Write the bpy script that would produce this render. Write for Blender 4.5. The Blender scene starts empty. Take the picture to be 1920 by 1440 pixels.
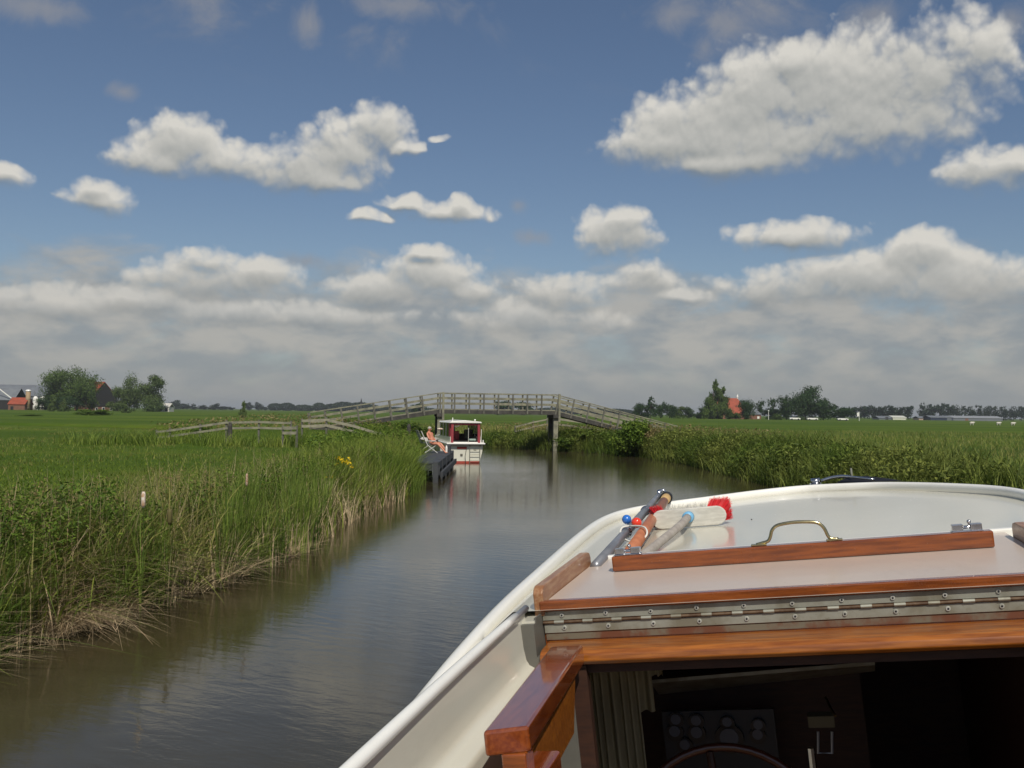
import bpy, bmesh, math, random
import numpy as np
from mathutils import Vector, Matrix
random.seed(7); rng = np.random.default_rng(7)
S = bpy.context.scene; COL = S.collection
rad = math.radians
# ------------------------------------------------------------------ camera
FPX = 1867.0
_p = math.atan(53/FPX); _r = rad(.74)
CAM = np.array([0, 0, 2.2])
Fw = np.array([0, math.cos(_p), math.sin(_p)]); _R0 = np.array([1., 0, 0]); _U0 = np.cross(_R0, Fw)
Rt = math.cos(_r)*_R0 + math.sin(_r)*_U0; Up = np.cross(Rt, Fw)
cd = bpy.data.cameras.new("Camera"); cam = bpy.data.objects.new("Camera", cd); COL.objects.link(cam)
cd.sensor_width = 36; cd.lens = 36*FPX/1920; cd.clip_start = .05; cd.clip_end = 20000
m = Matrix.Identity(4)
for i, v in enumerate((Rt, Up, -Fw)):
    for j in range(3): m[j][i] = float(v[j])
m.translation = Vector(CAM.tolist()); cam.matrix_world = m
S.camera = cam
def ray(px, py):
    d = Fw + Rt*(px-960)/FPX + Up*(720-py)/FPX
    return d/np.linalg.norm(d)
def at(px, py, Y):            # world point on that sight line at distance Y
    d = ray(px, py); return CAM + d*(Y/d[1])
def gx(px, Y): return float(at(px, 775, Y)[0])
# ------------------------------------------------------------------ light
SUN_AZ, SUN_EL = rad(170), rad(50)
S.view_settings.view_transform = 'Standard'; S.view_settings.look = 'None'
S.view_settings.exposure = 0.0; S.view_settings.gamma = 1
sl = bpy.data.lights.new("Sun", 'SUN'); sl.energy = 3.7; sl.angle = rad(.5); sl.color = (1, .94, .84)
so = bpy.data.objects.new("Sun", sl); COL.objects.link(so)
sdir = Vector((math.sin(SUN_AZ)*math.cos(SUN_EL), math.cos(SUN_AZ)*math.cos(SUN_EL), math.sin(SUN_EL)))
so.rotation_euler = sdir.to_track_quat('Z', 'Y').to_euler(); so.location = (0, -20, 40)
W = bpy.data.worlds.new("World"); S.world = W; W.use_nodes = True
nt = W.node_tree; N = nt.nodes; L = nt.links; N.clear()
class NB:                      # tiny node-builder
    def __init__(s, t): s.t = t
    def n(s, typ, **k):
        x = s.t.nodes.new(typ)
        for a, b in k.items(): setattr(x, a, b)
        return x
    def put(s, sock, v):
        if isinstance(v, bpy.types.NodeSocket): s.t.links.new(v, sock)
        else: sock.default_value = v
    def m(s, op, a, b=None, c=None, clamp=False):
        x = s.n('ShaderNodeMath', operation=op, use_clamp=clamp)
        for i, v in enumerate((a, b, c)):
            if v is not None: s.put(x.inputs[i], v)
        return x.outputs[0]
    def v(s, op, a, b=None, c=None):
        x = s.n('ShaderNodeVectorMath', operation=op)
        for i, q in enumerate((a, b, c)):
            if q is not None: s.put(x.inputs[i], q)
        return x.outputs[1] if op in ('LENGTH', 'DOT_PRODUCT') else x.outputs[0]
    def ss(s, v, a, b, c=0., d=1.):
        x = s.n('ShaderNodeMapRange', interpolation_type='SMOOTHSTEP')
        s.put(x.inputs[0], v)
        for i, q in enumerate((a, b, c, d)): s.put(x.inputs[i+1], q)
        return x.outputs[0]
    def mix(s, f, a, b):
        x = s.n('ShaderNodeMix', data_type='RGBA')
        s.put(x.inputs[0], f); s.put(x.inputs[6], a); s.put(x.inputs[7], b)
        return x.outputs[2]
    def noise(s, vec, scale, detail=4, rough=.5, dist=0.):
        x = s.n('ShaderNodeTexNoise'); s.put(x.inputs['Vector'], vec)
        x.inputs['Scale'].default_value = scale; x.inputs['Detail'].default_value = detail
        x.inputs['Roughness'].default_value = rough; x.inputs['Distortion'].default_value = dist
        return x
# cumulus: (px, py, rx, ry) measured on the photograph, turned into azimuth / elevation
CL = [(1300,235,130,60),(1430,190,150,85),(1590,165,160,95),(1730,140,130,85),(1830,95,55,55),(1235,270,105,38),(1400,275,185,55),(1350,305,130,26),(1620,235,170,60),(1490,120,70,40),
 (345,262,75,48),(290,295,75,32),(425,300,75,36),(640,285,90,60),(715,240,60,44),(570,315,85,48),(605,338,80,26),(770,275,28,18),(825,262,22,9),
 (757,382,44,17),(695,408,40,15),(850,400,80,20),(1160,440,80,46),(1850,318,75,40),(1915,300,40,26),(185,372,58,28),(5,330,45,24),(175,350,34,18),(860,385,24,18),(1160,415,48,26),(1205,510,40,22),
 (400,525,150,38),(385,490,50,24),(265,560,85,28),(500,515,60,30),(800,520,100,44),(790,478,50,20),(700,545,80,32),(890,552,50,28),
 (1205,530,70,32),(1050,555,90,38),(1620,525,210,50),(1720,478,75,38),(1500,445,110,30),(1450,545,90,38),(1840,530,90,55),(90,570,120,34),(1270,560,60,18),(530,590,220,30),(1000,600,160,34)]
BL = []
for (x, y, a, b) in CL:
    d = ray(x, y); BL.append((math.atan2(d[0], d[1]), math.asin(d[2]), a/FPX*1.42, b/FPX*1.42))
g = bpy.data.node_groups.new("cloud_density", 'ShaderNodeTree')
g.interface.new_socket("P", in_out='INPUT', socket_type='NodeSocketVector')
g.interface.new_socket("D", in_out='OUTPUT', socket_type='NodeSocketFloat'); g.interface.new_socket("A", in_out='OUTPUT', socket_type='NodeSocketFloat')
B = NB(g); gi = B.n('NodeGroupInput'); go = B.n('NodeGroupOutput'); P = gi.outputs[0]
wn = B.noise(P, 9, 3, .55); wv = B.v('MULTIPLY', B.v('SUBTRACT', wn.outputs['Color'], (.5, .5, .5)), (.032, .022, 0.))
wn2 = B.noise(P, 34, 3, .5); wv2 = B.v('MULTIPLY', B.v('SUBTRACT', wn2.outputs['Color'], (.5, .5, .5)), (.013, .010, 0.))
PW = B.v('ADD', B.v('ADD', P, wv), wv2)
acc = None
for (ax, el, a, b) in BL:
    q = B.v('LENGTH', B.v('MULTIPLY_ADD', PW, (1/a, 1/b, 0), (-ax/a, -el/b, 0)))
    q = B.m('SUBTRACT', 1.0, B.m('MULTIPLY', q, q))
    acc = q if acc is None else B.m('SMOOTH_MAX', acc, q, .6)
acc = B.m('MAXIMUM', B.m('SUBTRACT', acc, .10), -1.2)
n1 = B.noise(P, 17, 6, .56).outputs['Fac']
vo = B.n('ShaderNodeTexVoronoi', feature='SMOOTH_F1'); B.put(vo.inputs['Vector'], PW)
vo.inputs['Scale'].default_value = 58; vo.inputs['Detail'].default_value = 2; vo.inputs['Roughness'].default_value = .45
try: vo.inputs['Smoothness'].default_value = .35
except Exception: pass
bil = B.m('SUBTRACT', .5, vo.outputs['Distance'])
D = B.m('ADD', acc, B.m('MULTIPLY', B.m('SUBTRACT', n1, .5), 1.35))
D = B.m('ADD', D, B.m('MULTIPLY', bil, .55))
B.put(go.inputs[0], D); B.put(go.inputs[1], acc)
B = NB(nt)
tc = B.n('ShaderNodeTexCoord'); sx = B.n('ShaderNodeSeparateXYZ'); B.put(sx.inputs[0], tc.outputs['Generated'])
az = B.m('ARCTAN2', sx.outputs[0], sx.outputs[1]); el = B.m('ARCSINE', sx.outputs[2])
cx = B.n('ShaderNodeCombineXYZ'); B.put(cx.inputs[0], az); B.put(cx.inputs[1], el); PP = cx.outputs[0]
def dens(p):
    x = B.n('ShaderNodeGroup', node_tree=g); B.put(x.inputs[0], p); return x.outputs[0], x.outputs[1]
D1, A1 = dens(PP); D2, A2 = dens(B.v('ADD', PP, (.0015, .0065, 0)))
sky = B.n('ShaderNodeTexSky', sky_type='NISHITA'); sky.sun_disc = False
sky.sun_elevation = SUN_EL; sky.sun_rotation = SUN_AZ; sky.air_density = 1.0; sky.dust_density = .6; sky.ozone_density = 2.0
SKY = B.v('MULTIPLY', sky.outputs[0], (.645, .65, .675))
K = 1/0.1                                  # cloud radiances are given as seen, the background strength is 0.1
def col(r, gg, b): return (r*K, gg*K, b*K, 1)
slope = B.m('SUBTRACT', A2, A1)                       # > 0 on the undersides
hi = B.m('ADD', .62, B.m('MULTIPLY', B.m('MAXIMUM', slope, 0), 4.5))
a1 = B.m('POWER', B.ss(D1, -.05, hi), .85)
lit = B.m('SUBTRACT', .68, B.m('MULTIPLY', slope, 2.5))
lit = B.m('ADD', lit, B.m('MULTIPLY', B.m('SUBTRACT', D1, D2), .34))
lit = B.m('SUBTRACT', lit, B.m('MULTIPLY', B.ss(A1, .3, 1.0), .20), clamp=True)
cc = B.mix(lit, col(.215, .24, .25), col(.67, .65, .60))
# low veil and banks near the horizon, all the way round
st = B.v('MULTIPLY', PP, (1, 2.1, 1))
b1 = B.noise(st, 11, 8, .58, .3).outputs['Fac']; b2 = B.noise(B.v('ADD', st, (3.1, 1.7, 0)), 16, 7, .55, .2).outputs['Fac']
bandw = B.ss(el, rad(11.5), rad(4.6))
bd = B.m('ADD', B.m('MULTIPLY', B.m('SUBTRACT', b1, .5), 1.7), B.m('SUBTRACT', bandw, .38))
ab = B.m('MULTIPLY', B.ss(bd, -.05, .6), .90)
bc = B.mix(B.ss(B.m('ADD', B.m('MULTIPLY', b2, .7), B.m('MULTIPLY', b1, .3)), .38, .62), col(.27, .295, .315), col(.43, .415, .385))
bc = B.mix(B.m('MULTIPLY', B.ss(el, rad(4.0), rad(0)), .8), bc, col(.27, .29, .305))
# thin high wisps + scattered cumulus outside the photo's view
w1 = B.noise(B.v('MULTIPLY', PP, (1, 1.6, 1)), 5.5, 9, .62, .6).outputs['Fac']
wh = B.m('MULTIPLY', B.ss(w1, .53, .78), B.m('MULTIPLY', B.ss(el, rad(17), rad(22)), .75))
fa = None
for (x, y, a, b) in ((1270, 25, 75, 30), (1360, 45, 55, 50), (1640, 28, 60, 26), (1620, 70, 30, 14), (580, 45, 26, 34), (740, 8, 110, 26), (1320, 90, 26, 30), (60, 10, 90, 26), (230, 172, 26, 16), (1490, 90, 60, 20), (1895, 45, 34, 34), (1000, 445, 34, 16), (970, 385, 22, 18), (570, 490, 60, 16)):
    d = ray(x, y); e0 = math.asin(d[2]); z0 = math.atan2(d[0], d[1]); a *= 1.25/FPX; b *= 1.25/FPX
    q = B.m('SUBTRACT', 1.0, B.v('LENGTH', B.v('MULTIPLY_ADD', PP, (1/a, 1/b, 0), (-z0/a, -e0/b, 0)))); fa = q if fa is None else B.m('SMOOTH_MAX', fa, q, .3)
fa = B.m('ADD', fa, B.m('MULTIPLY', B.m('SUBTRACT', B.noise(PP, 26, 8, .62, .5).outputs['Fac'], .5), 2.2))
wh = B.m('MAXIMUM', wh, B.m('MULTIPLY', B.ss(fa, -.1, 1.1), .62))
out = B.mix(wh, SKY, col(.30, .30, .31))
far = B.m('MULTIPLY', B.ss(B.m('ABSOLUTE', az), .62, .9), B.ss(B.noise(B.v('MULTIPLY', PP, (1, 1.5, 1)), 4, 9, .55).outputs['Fac'], .52, .62))
far2 = B.m('MULTIPLY', B.ss(el, rad(24), rad(32)), B.ss(B.noise(sx.outputs[0] and tc.outputs['Generated'], 2.6, 9, .55).outputs['Fac'], .54, .64))
out = B.mix(B.m('MULTIPLY', B.m('MAXIMUM', far, far2), .85), out, col(.5, .5, .48))
out = B.mix(ab, out, bc)
cc = B.mix(B.ss(el, rad(9.5), rad(5), 0, .38), cc, bc)
out2 = B.mix(B.m('MULTIPLY', a1, B.ss(el, rad(1), rad(5.5))), out, cc)
bg0 = B.n('ShaderNodeBackground'); bg0.inputs[1].default_value = .1; B.put(bg0.inputs[0], out)
bg = B.n('ShaderNodeBackground'); bg.inputs[1].default_value = .1; B.put(bg.inputs[0], out2)
# the listed cumulus all stand inside this part of the sky, so only there are they evaluated
inside = B.m('MULTIPLY', B.m('LESS_THAN', B.m('ABSOLUTE', az), .75), B.m('MULTIPLY', B.m('GREATER_THAN', el, 0.01), B.m('LESS_THAN', el, .52)))
ms = B.n('ShaderNodeMixShader'); B.put(ms.inputs[0], inside); nt.links.new(bg0.outputs[0], ms.inputs[1]); nt.links.new(bg.outputs[0], ms.inputs[2])
wo = B.n('ShaderNodeOutputWorld'); nt.links.new(ms.outputs[0], wo.inputs[0])
W.cycles.sampling_method = 'MANUAL'; W.cycles.sample_map_resolution = 256
# ------------------------------------------------------------------ materials
def mat(name, c, rough=.6, c2=None, nscale=5, spec=.5, metal=0., bump=0., bscale=None, stretch=(1, 1, 1), coat=0., transl=0., tint=0., detail=5, coord='Object', lo=.35, hi=.65, bdist=.01, fleck=0.):
    M = bpy.data.materials.new(name); M.use_nodes = True; t = M.node_tree; b = NB(t)
    P = t.nodes['Principled BSDF']; C0 = (*c, 1) if len(c) == 3 else c
    P.inputs['Roughness'].default_value = rough; P.inputs['Metallic'].default_value = metal
    P.inputs['Specular IOR Level'].default_value = spec; P.inputs['Coat Weight'].default_value = coat; P.inputs['Coat Roughness'].default_value = .06
    tcn = b.n('ShaderNodeTexCoord'); vec = b.v('MULTIPLY', tcn.outputs[coord], tuple(float(q) for q in stretch))
    out = C0
    if c2 is not None:
        nz = b.noise(vec, nscale, detail, .6).outputs['Fac']
        out = b.mix(b.ss(nz, lo, hi), C0, (*c2, 1))
    if fleck:
        fl = b.m('MULTIPLY', b.ss(b.noise(tcn.outputs[coord], 70, 3, .6).outputs['Fac'], .66, .74), fleck)
        fl = b.m('MAXIMUM', fl, b.m('MULTIPLY', b.ss(b.noise(b.v('MULTIPLY', tcn.outputs[coord], (1, .35, 1)), 4.5, 7, .7).outputs['Fac'], .56, .74), fleck*.45))
        out = b.mix(fl, out, (c[0]*.42, c[1]*.38, c[2]*.30, 1))
        b.put(P.inputs['Roughness'], b.m('ADD', rough, b.m('MULTIPLY', fl, .35)))
    if tint:
        at_ = b.n('ShaderNodeAttribute', attribute_name='tint')
        hs = b.n('ShaderNodeHueSaturation')
        b.put(hs.inputs['Hue'], b.m('MULTIPLY_ADD', at_.outputs['Fac'], -.035*tint, .5+.02*tint))
        b.put(hs.inputs['Value'], b.m('MULTIPLY_ADD', at_.outputs['Fac'], .9*tint, 1-.42*tint))
        b.put(hs.inputs['Color'], out); out = hs.outputs[0]
    b.put(P.inputs['Base Color'], out)
    if bump:
        bn = b.n('ShaderNodeBump'); bn.inputs['Strength'].default_value = bump; bn.inputs['Distance'].default_value = bdist
        b.put(bn.inputs['Height'], b.noise(vec, bscale or nscale*3, 6, .6).outputs['Fac']); b.put(P.inputs['Normal'], bn.outputs[0])
        if coat: b.put(P.inputs['Coat Normal'], bn.outputs[0])
    if transl:
        tr = b.n('ShaderNodeBsdfTranslucent'); b.put(tr.inputs[0], out); mx = b.n('ShaderNodeMixShader'); mx.inputs[0].default_value = transl
        t.links.new(P.outputs[0], mx.inputs[1]); t.links.new(tr.outputs[0], mx.inputs[2]); t.links.new(mx.outputs[0], t.nodes['Material Output'].inputs[0])
    return M
def leafmat(name, c, c2=None, tint=1., transl=.3, rough=.5, nscale=.6):
    return mat(name, c, rough, c2, nscale, spec=.12, transl=transl, tint=tint, detail=3)
M_reed = leafmat('reed_green', (.165, .225, .045), (.125, .19, .032))
M_sedge = leafmat('sedge_green', (.13, .20, .028), (.20, .245, .045))
M_leaf = leafmat('herb_green', (.085, .15, .02), (.13, .19, .028))
M_grass = leafmat('tall_grass', (.18, .22, .045), (.25, .23, .075), nscale=.25)
M_mead = leafmat('meadow_grass', (.105, .165, .014), (.14, .19, .022), nscale=.2)
M_straw = leafmat('dead_straw', (.55, .44, .27), (.36, .27, .16), tint=.8, transl=.15)
M_tan = leafmat('seed_heads', (.25, .19, .09), (.2, .17, .07), tint=.8, transl=.2)
M_rb = leafmat('right_bank', (.085, .135, .02), (.17, .20, .045), nscale=.3)
M_tree = leafmat('tree_leaves', (.07, .115, .026), (.10, .145, .038), tint=.9, transl=.22, nscale=.3)
M_treed = leafmat('dark_leaves', (.028, .058, .018), (.04, .075, .022), tint=.8, transl=.15, nscale=.3)
M_willow = leafmat('willow_leaves', (.10, .14, .045), (.075, .115, .036), tint=.8, transl=.2, nscale=.3)
M_far = leafmat('far_leaves', (.022, .04, .022), (.032, .052, .026), tint=.6, transl=.1, nscale=.1)
M_bark = mat('bark', (.09, .07, .05), .9, (.05, .04, .03), 3, bump=.4)
M_cream = mat('cream_paint', (.63, .61, .515), .20, (.60, .58, .485), .9, coat=.42, spec=.4, bump=.03, bscale=2.2, bdist=.004, fleck=.30)
M_white = mat('white_paint', (.85, .84, .78), .25, (.82, .805, .74), 3, coat=.3, fleck=.35)
M_panel = mat('hatch_panel', (.56, .47, .395), .30, (.53, .445, .375), 2.5, coat=.10, bump=.05, bscale=60, bdist=.001, fleck=.28)
M_wood = mat('varnished_wood', (.275, .070, .010), .26, (.13, .030, .005), 6, stretch=(1.2, 14, 14), coat=.9, bump=.12, bscale=22, detail=8, lo=.3, hi=.7, bdist=.002, fleck=.5)
M_woodL = mat('varnished_wood_light', (.37, .122, .016), .28, (.19, .052, .007), 6, stretch=(1.2, 14, 14), coat=.7, bump=.12, bscale=22, detail=8, lo=.3, hi=.7, bdist=.002, fleck=.5)
M_woodF = mat('varnished_wood_fore', (.25, .06, .012), .20, (.15, .03, .007), 7, stretch=(14, 1.2, 14), coat=1., detail=8, lo=.3, hi=.7)
M_woodG = mat('weathered_varnish', (.36, .20, .10), .5, (.27, .115, .045), 11, stretch=(8, 1.2, 8), coat=.3, detail=8, lo=.35, hi=.6)
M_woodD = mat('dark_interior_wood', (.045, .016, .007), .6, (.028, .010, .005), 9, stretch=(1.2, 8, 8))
M_steel = mat('dull_steel', (.34, .345, .29), .5, (.22, .205, .15), 9, metal=.35, bump=.15, bscale=60, detail=8, bdist=.001, fleck=.6)
M_chrome = mat('bright_steel', (.62, .63, .65), .16, (.5, .5, .52), 20, metal=1.)
M_brass = mat('brass', (.52, .44, .24), .25, (.42, .36, .2), 30, metal=1.)
M_alu = mat('grey_tube', (.30, .31, .33), .35, (.24, .25, .27), 8, metal=.5)
M_dark = mat('dark_void', (.02, .018, .015), .8)
M_curt = mat('curtain_cloth', (.42, .37, .22), .9, (.34, .30, .18), 4)
M_greyp = mat('grey_bulkhead', (.13, .125, .105), .5, (.10, .098, .085), 4)  # dark grey that paints in the shade of the coaming recess
M_zinc = mat('zinc_screws', (.52, .52, .47), .4, (.38, .38, .33), 30, metal=.25)
M_red = mat('red_bristle', (.62, .02, .025), .5); M_redball = mat('red_plastic', (.75, .05, .02), .12, coat=.5); M_blueball = mat('blue_plastic', (.03, .16, .55), .12, coat=.5)
M_orange = mat('orange_brown_pole', (.46, .17, .08), .5, (.38, .13, .06), 12)
M_block = mat('worn_white_block', (.62, .60, .53), .5, (.50, .48, .42), 16, stretch=(1, 1, 5))
M_pole = mat('grey_wood_pole', (.40, .36, .31), .6, (.32, .28, .24), 22)
M_blue = mat('light_blue_plastic', (.16, .42, .66), .4); M_rope = mat('white_rope', (.7, .68, .62), .8)
M_black = mat('black_rubber', (.015, .015, .017), .4); M_gold = mat('pale_wood_end', (.5, .33, .14), .5)
M_timberP = mat('grey_timber_posts', (.15, .145, .115), .85, (.10, .098, .08), 3, bump=.3)
M_timber = mat('weathered_timber', (.265, .255, .175), .85, (.16, .155, .115), 3, stretch=(1, 1, 1), bump=.3)
M_timberD = mat('old_dark_timber', (.07, .065, .055), .85, (.04, .038, .034), 3, bump=.3)
M_pale = mat('pale_timber', (.31, .29, .205), .85, (.22, .205, .15), 4, bump=.3)
M_dock = mat('dark_grey_decking', (.052, .056, .062), .7, (.04, .043, .048), 3, bump=.2)
M_skin = mat('tanned_skin', (.60, .25, .15), .5, (.52, .2, .12), 5); M_hair = mat('grey_hair', (.42, .38, .33), .8)
M_short = mat('dark_shorts', (.03, .03, .04), .8)
M_tile = mat('red_roof_tiles', (.33, .065, .028), .7, (.24, .05, .022), .8); M_brick = mat('brick', (.22, .10, .06), .8, (.17, .08, .05), 1)
M_roofg = mat('grey_sheet_roof', (.16, .175, .19), .6, (.13, .14, .155), .3); M_blackw = mat('black_tarred_boards', (.02, .018, .018), .7)
M_wall = mat('white_render', (.6, .58, .52), .7); M_glassd = mat('dark_glass', (.02, .025, .03), .08, spec=.6)
M_maroon = mat('maroon_canvas', (.30, .035, .045), .7, (.25, .03, .04), 4)
M_hullc = mat('cream_hull', (.68, .67, .56), .3, (.64, .63, .53), 1.2, coat=.2)
M_boot = mat('red_antifouling', (.36, .05, .03), .6); M_silo = mat('tan_silo', (.34, .24, .13), .7)
M_yel = leafmat('yellow_petals', (.75, .55, .02), tint=.4, transl=.3); M_brown = mat('brown_seed_head', (.30, .15, .07), .9, (.5, .42, .32), 60)
# ------------------------------------------------------------------ helpers
def tag(o, label=None, cat=None, group=None, kind=None):
    if label: o['label'] = label
    if cat: o['category'] = cat
    if group: o['group'] = group
    if kind: o['kind'] = kind
    return o
def empty(name, loc=(0, 0, 0), rz=0., label=None, cat=None, group=None):
    o = bpy.data.objects.new(name, None); COL.objects.link(o); o.empty_display_size = .2
    o.location = loc; o.rotation_euler = (0, 0, rz); return tag(o, label, cat, group)
def link(name, me, M, parent=None, smooth=False):
    o = bpy.data.objects.new(name, me); COL.objects.link(o)
    if M is not None: me.materials.append(M)
    if parent is not None: o.parent = parent
    if smooth: me.polygons.foreach_set('use_smooth', [True]*len(me.polygons))
    return o
def copy_tree(o, parent=None):
    c = o.copy(); COL.objects.link(c); c.parent = parent
    for ch in [q for q in bpy.data.objects if q.parent == o]: copy_tree(ch, c)
    return c
class MB:
    def __init__(s): s.bm = bmesh.new()
    def box(s, c, size, rot=None):
        M4 = Matrix.Translation(Vector([float(q) for q in c])) @ (rot.to_4x4() if rot is not None else Matrix.Identity(4)) @ Matrix.Diagonal((*[float(q) for q in size], 1))
        bmesh.ops.create_cube(s.bm, size=1, matrix=M4); return s
    def b2(s, lo, hi):         # box from corner to corner
        lo = np.array(lo, float); hi = np.array(hi, float); return s.box((lo+hi)/2, np.abs(hi-lo))
    def beam(s, a, b, w, h, up=(0, 0, 1)):
        a = Vector([float(q) for q in a]); b = Vector([float(q) for q in b]); y = (b-a); ln = y.length; y.normalize()
        x = y.cross(Vector(up)).normalized(); z = x.cross(y)
        return s.box((a+b)/2, (w, ln, h), Matrix((x, y, z)).transposed())
    def tube(s, pts, r, seg=10, cap=True):
        pts = [Vector([float(q) for q in p]) for p in pts]; n = len(pts); rs = r if isinstance(r, (list, tuple)) else [r]*n
        rings = []; ref = None
        for i, p in enumerate(pts):
            d = (pts[min(i+1, n-1)] - pts[max(i-1, 0)]).normalized()
            if ref is None: ref = Vector((0, 0, 1)) if abs(d.z) < .9 else Vector((1, 0, 0))
            x = d.cross(ref).normalized(); y = x.cross(d).normalized(); ref = y
            rings.append([s.bm.verts.new(p + (x*math.cos(t)+y*math.sin(t))*rs[i]) for t in [2*math.pi*k/seg for k in range(seg)]])
        for a, b in zip(rings, rings[1:]):
            for k in range(seg): s.bm.faces.new((a[k], a[(k+1) % seg], b[(k+1) % seg], b[k]))
        if cap:
            s.bm.faces.new(rings[0][::-1]); s.bm.faces.new(rings[-1])
        return s
    def sphere(s, c, r, sc=(1, 1, 1), sub=3):
        bmesh.ops.create_uvsphere(s.bm, u_segments=8*sub, v_segments=5*sub, radius=r, matrix=Matrix.Translation(Vector([float(q) for q in c])) @ Matrix.Diagonal((*sc, 1))); return s
    def prism(s, prof, a, b):  # prof: list of 3-D points; extruded along vector
        lo = [s.bm.verts.new([float(q) for q in np.array(p)+np.array(a)]) for p in prof]; hi = [s.bm.verts.new([float(q) for q in np.array(p)+np.array(b)]) for p in prof]
        n = len(prof)
        for k in range(n): s.bm.faces.new((lo[k], lo[(k+1) % n], hi[(k+1) % n], hi[k]))
        s.bm.faces.new(lo[::-1]); s.bm.faces.new(hi); return s
    def face(s, pts): s.bm.faces.new([s.bm.verts.new([float(q) for q in p]) for p in pts]); return s
    def out(s, name, M, parent=None, bevel=0., smooth=False, seg=2):
        bmesh.ops.recalc_face_normals(s.bm, faces=s.bm.faces[:])
        me = bpy.data.meshes.new(name); s.bm.to_mesh(me); s.bm.free(); o = link(name, me, M, parent, smooth)
        if bevel:
            bv = o.modifiers.new('bevel', 'BEVEL'); bv.width = bevel; bv.segments = seg; bv.limit_method = 'ANGLE'
        return o
def np_mesh(name, V, Fq, M, parent=None, tint=None, smooth=False):   # Fq: (n,4) or (n,3)
    me = bpy.data.meshes.new(name); V = np.asarray(V, np.float32); Fq = np.asarray(Fq, np.int32); k = Fq.shape[1]; n = len(Fq)
    me.vertices.add(len(V)); me.vertices.foreach_set('co', V.ravel()); me.loops.add(n*k); me.loops.foreach_set('vertex_index', Fq.ravel())
    me.polygons.add(n); me.polygons.foreach_set('loop_start', np.arange(0, n*k, k, dtype=np.int32)); me.polygons.foreach_set('loop_total', np.full(n, k, np.int32))
    me.update(calc_edges=True)
    if tint is not None:
        a = me.attributes.new('tint', 'FLOAT', 'POINT'); a.data.foreach_set('value', np.asarray(tint, np.float32))
    return link(name, me, M, parent, smooth)
def blades(P, H, Wd, lean, droop, nseg=4, rg=rng, flat=.0, dirs=None):
    """curved tapering leaves rooted at P. returns V, F, tint"""
    n = len(P); th = rg.uniform(0, 2*np.pi, n) if dirs is None else dirs
    ld = np.stack([np.cos(th), np.sin(th), np.zeros(n)], 1); ph = th + np.pi/2 + rg.uniform(-.9, .9, n)
    wd = np.stack([np.cos(ph), np.sin(ph), np.zeros(n)], 1)
    V = np.zeros((n, nseg+1, 2, 3)); t0 = rg.uniform(0, 1, n)
    for i in range(nseg+1):
        t = i/nseg
        c = P + ld*((lean*t + droop*t*t*t)*H)[:, None]; c[:, 2] += H*(t - .45*np.clip(droop, 0, 2)*t**3 - .25*lean*t*t)
        w = Wd*(1-t**1.7)*.5 + 0.0006
        V[:, i, 0] = c - wd*w[:, None]; V[:, i, 1] = c + wd*w[:, None]
    idx = np.arange(n)[:, None]*(2*(nseg+1)); F_ = []
    for i in range(nseg):
        a = idx + 2*i; F_.append(np.concatenate([a, a+1, a+3, a+2], 1))
    return V.reshape(-1, 3), np.concatenate(F_), np.repeat(t0, 2*(nseg+1))
def leaves(P, size, rg=rng, nrm=None, asp=.55, spread=1.0):
    n = len(P); d = rg.normal(size=(n, 3)); d /= np.linalg.norm(d, axis=1)[:, None]
    if nrm is not None: nn = nrm + spread*rg.normal(size=(n, 3))
    else: nn = rg.normal(size=(n, 3)) + np.array([0, 0, .6])
    nn /= np.linalg.norm(nn, axis=1)[:, None]
    u = np.cross(nn, d); u /= np.linalg.norm(u, axis=1)[:, None]; v = np.cross(nn, u); s = (size*rg.uniform(.6, 1.3, n))[:, None]
    V = np.stack([P-u*s*.5, P-v*s*asp*.5+nn*s*.08, P+u*s*.5, P+v*s*asp*.5+nn*s*.08], 1).reshape(-1, 3)
    return V, np.arange(4*n).reshape(n, 4), np.repeat(rg.uniform(0, 1, n), 4)
def join(parts):
    V = []; F_ = []; T = []; o = 0
    for v, f_, t in parts: V.append(v); F_.append(f_+o); T.append(t); o += len(v)
    return np.concatenate(V), np.concatenate(F_), np.concatenate(T)
# ------------------------------------------------------------------ ground, canal, water
LEFT = [(-9, -30), (-6.8, 0), (-5.4, 6), (-4.7, 9), (-3.95, 12), (-3.45, 15.5), (-3.4, 19.6), (-2.75, 27), (-2.95, 32), (-3.3, 38), (-3.9, 46), (-4.7, 54), (-7, 61), (-14, 70), (-40, 86), (-90, 100)]
RIGHT = [(-90, 108), (-38, 94), (-10, 78), (-2.6, 66), (1.0, 60), (3.0, 57.2), (6.5, 52), (7.9, 44), (8.1, 34), (8.6, 25), (8.6, 10), (8.5, -30)]
POLY = np.array(LEFT + RIGHT, float)
def sdist(X, Y):               # >0 on land
    best = np.full(X.shape, 1e9); ins = np.zeros(X.shape, bool); n = len(POLY)
    for i in range(n):
        x0, y0 = POLY[i]; x1, y1 = POLY[(i+1) % n]; dx, dy = x1-x0, y1-y0
        t = np.clip(((X-x0)*dx+(Y-y0)*dy)/(dx*dx+dy*dy), 0, 1); best = np.minimum(best, np.hypot(X-x0-t*dx, Y-y0-t*dy))
        c = ((y0 > Y) != (y1 > Y)) & (X < (x1-x0)*(Y-y0)/(y1-y0+1e-12)+x0); ins ^= c
    return np.where(ins, -best, best)
_ph = rng.uniform(0, 6.28, (10, 2)); _kk = rng.normal(size=(10, 2))
def wob(X, Y, sc):
    s_ = 0
    for i in range(10): s_ = s_ + np.sin((X*_kk[i, 0]+Y*_kk[i, 1])/sc + _ph[i, 0])
    return s_/10
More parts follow.
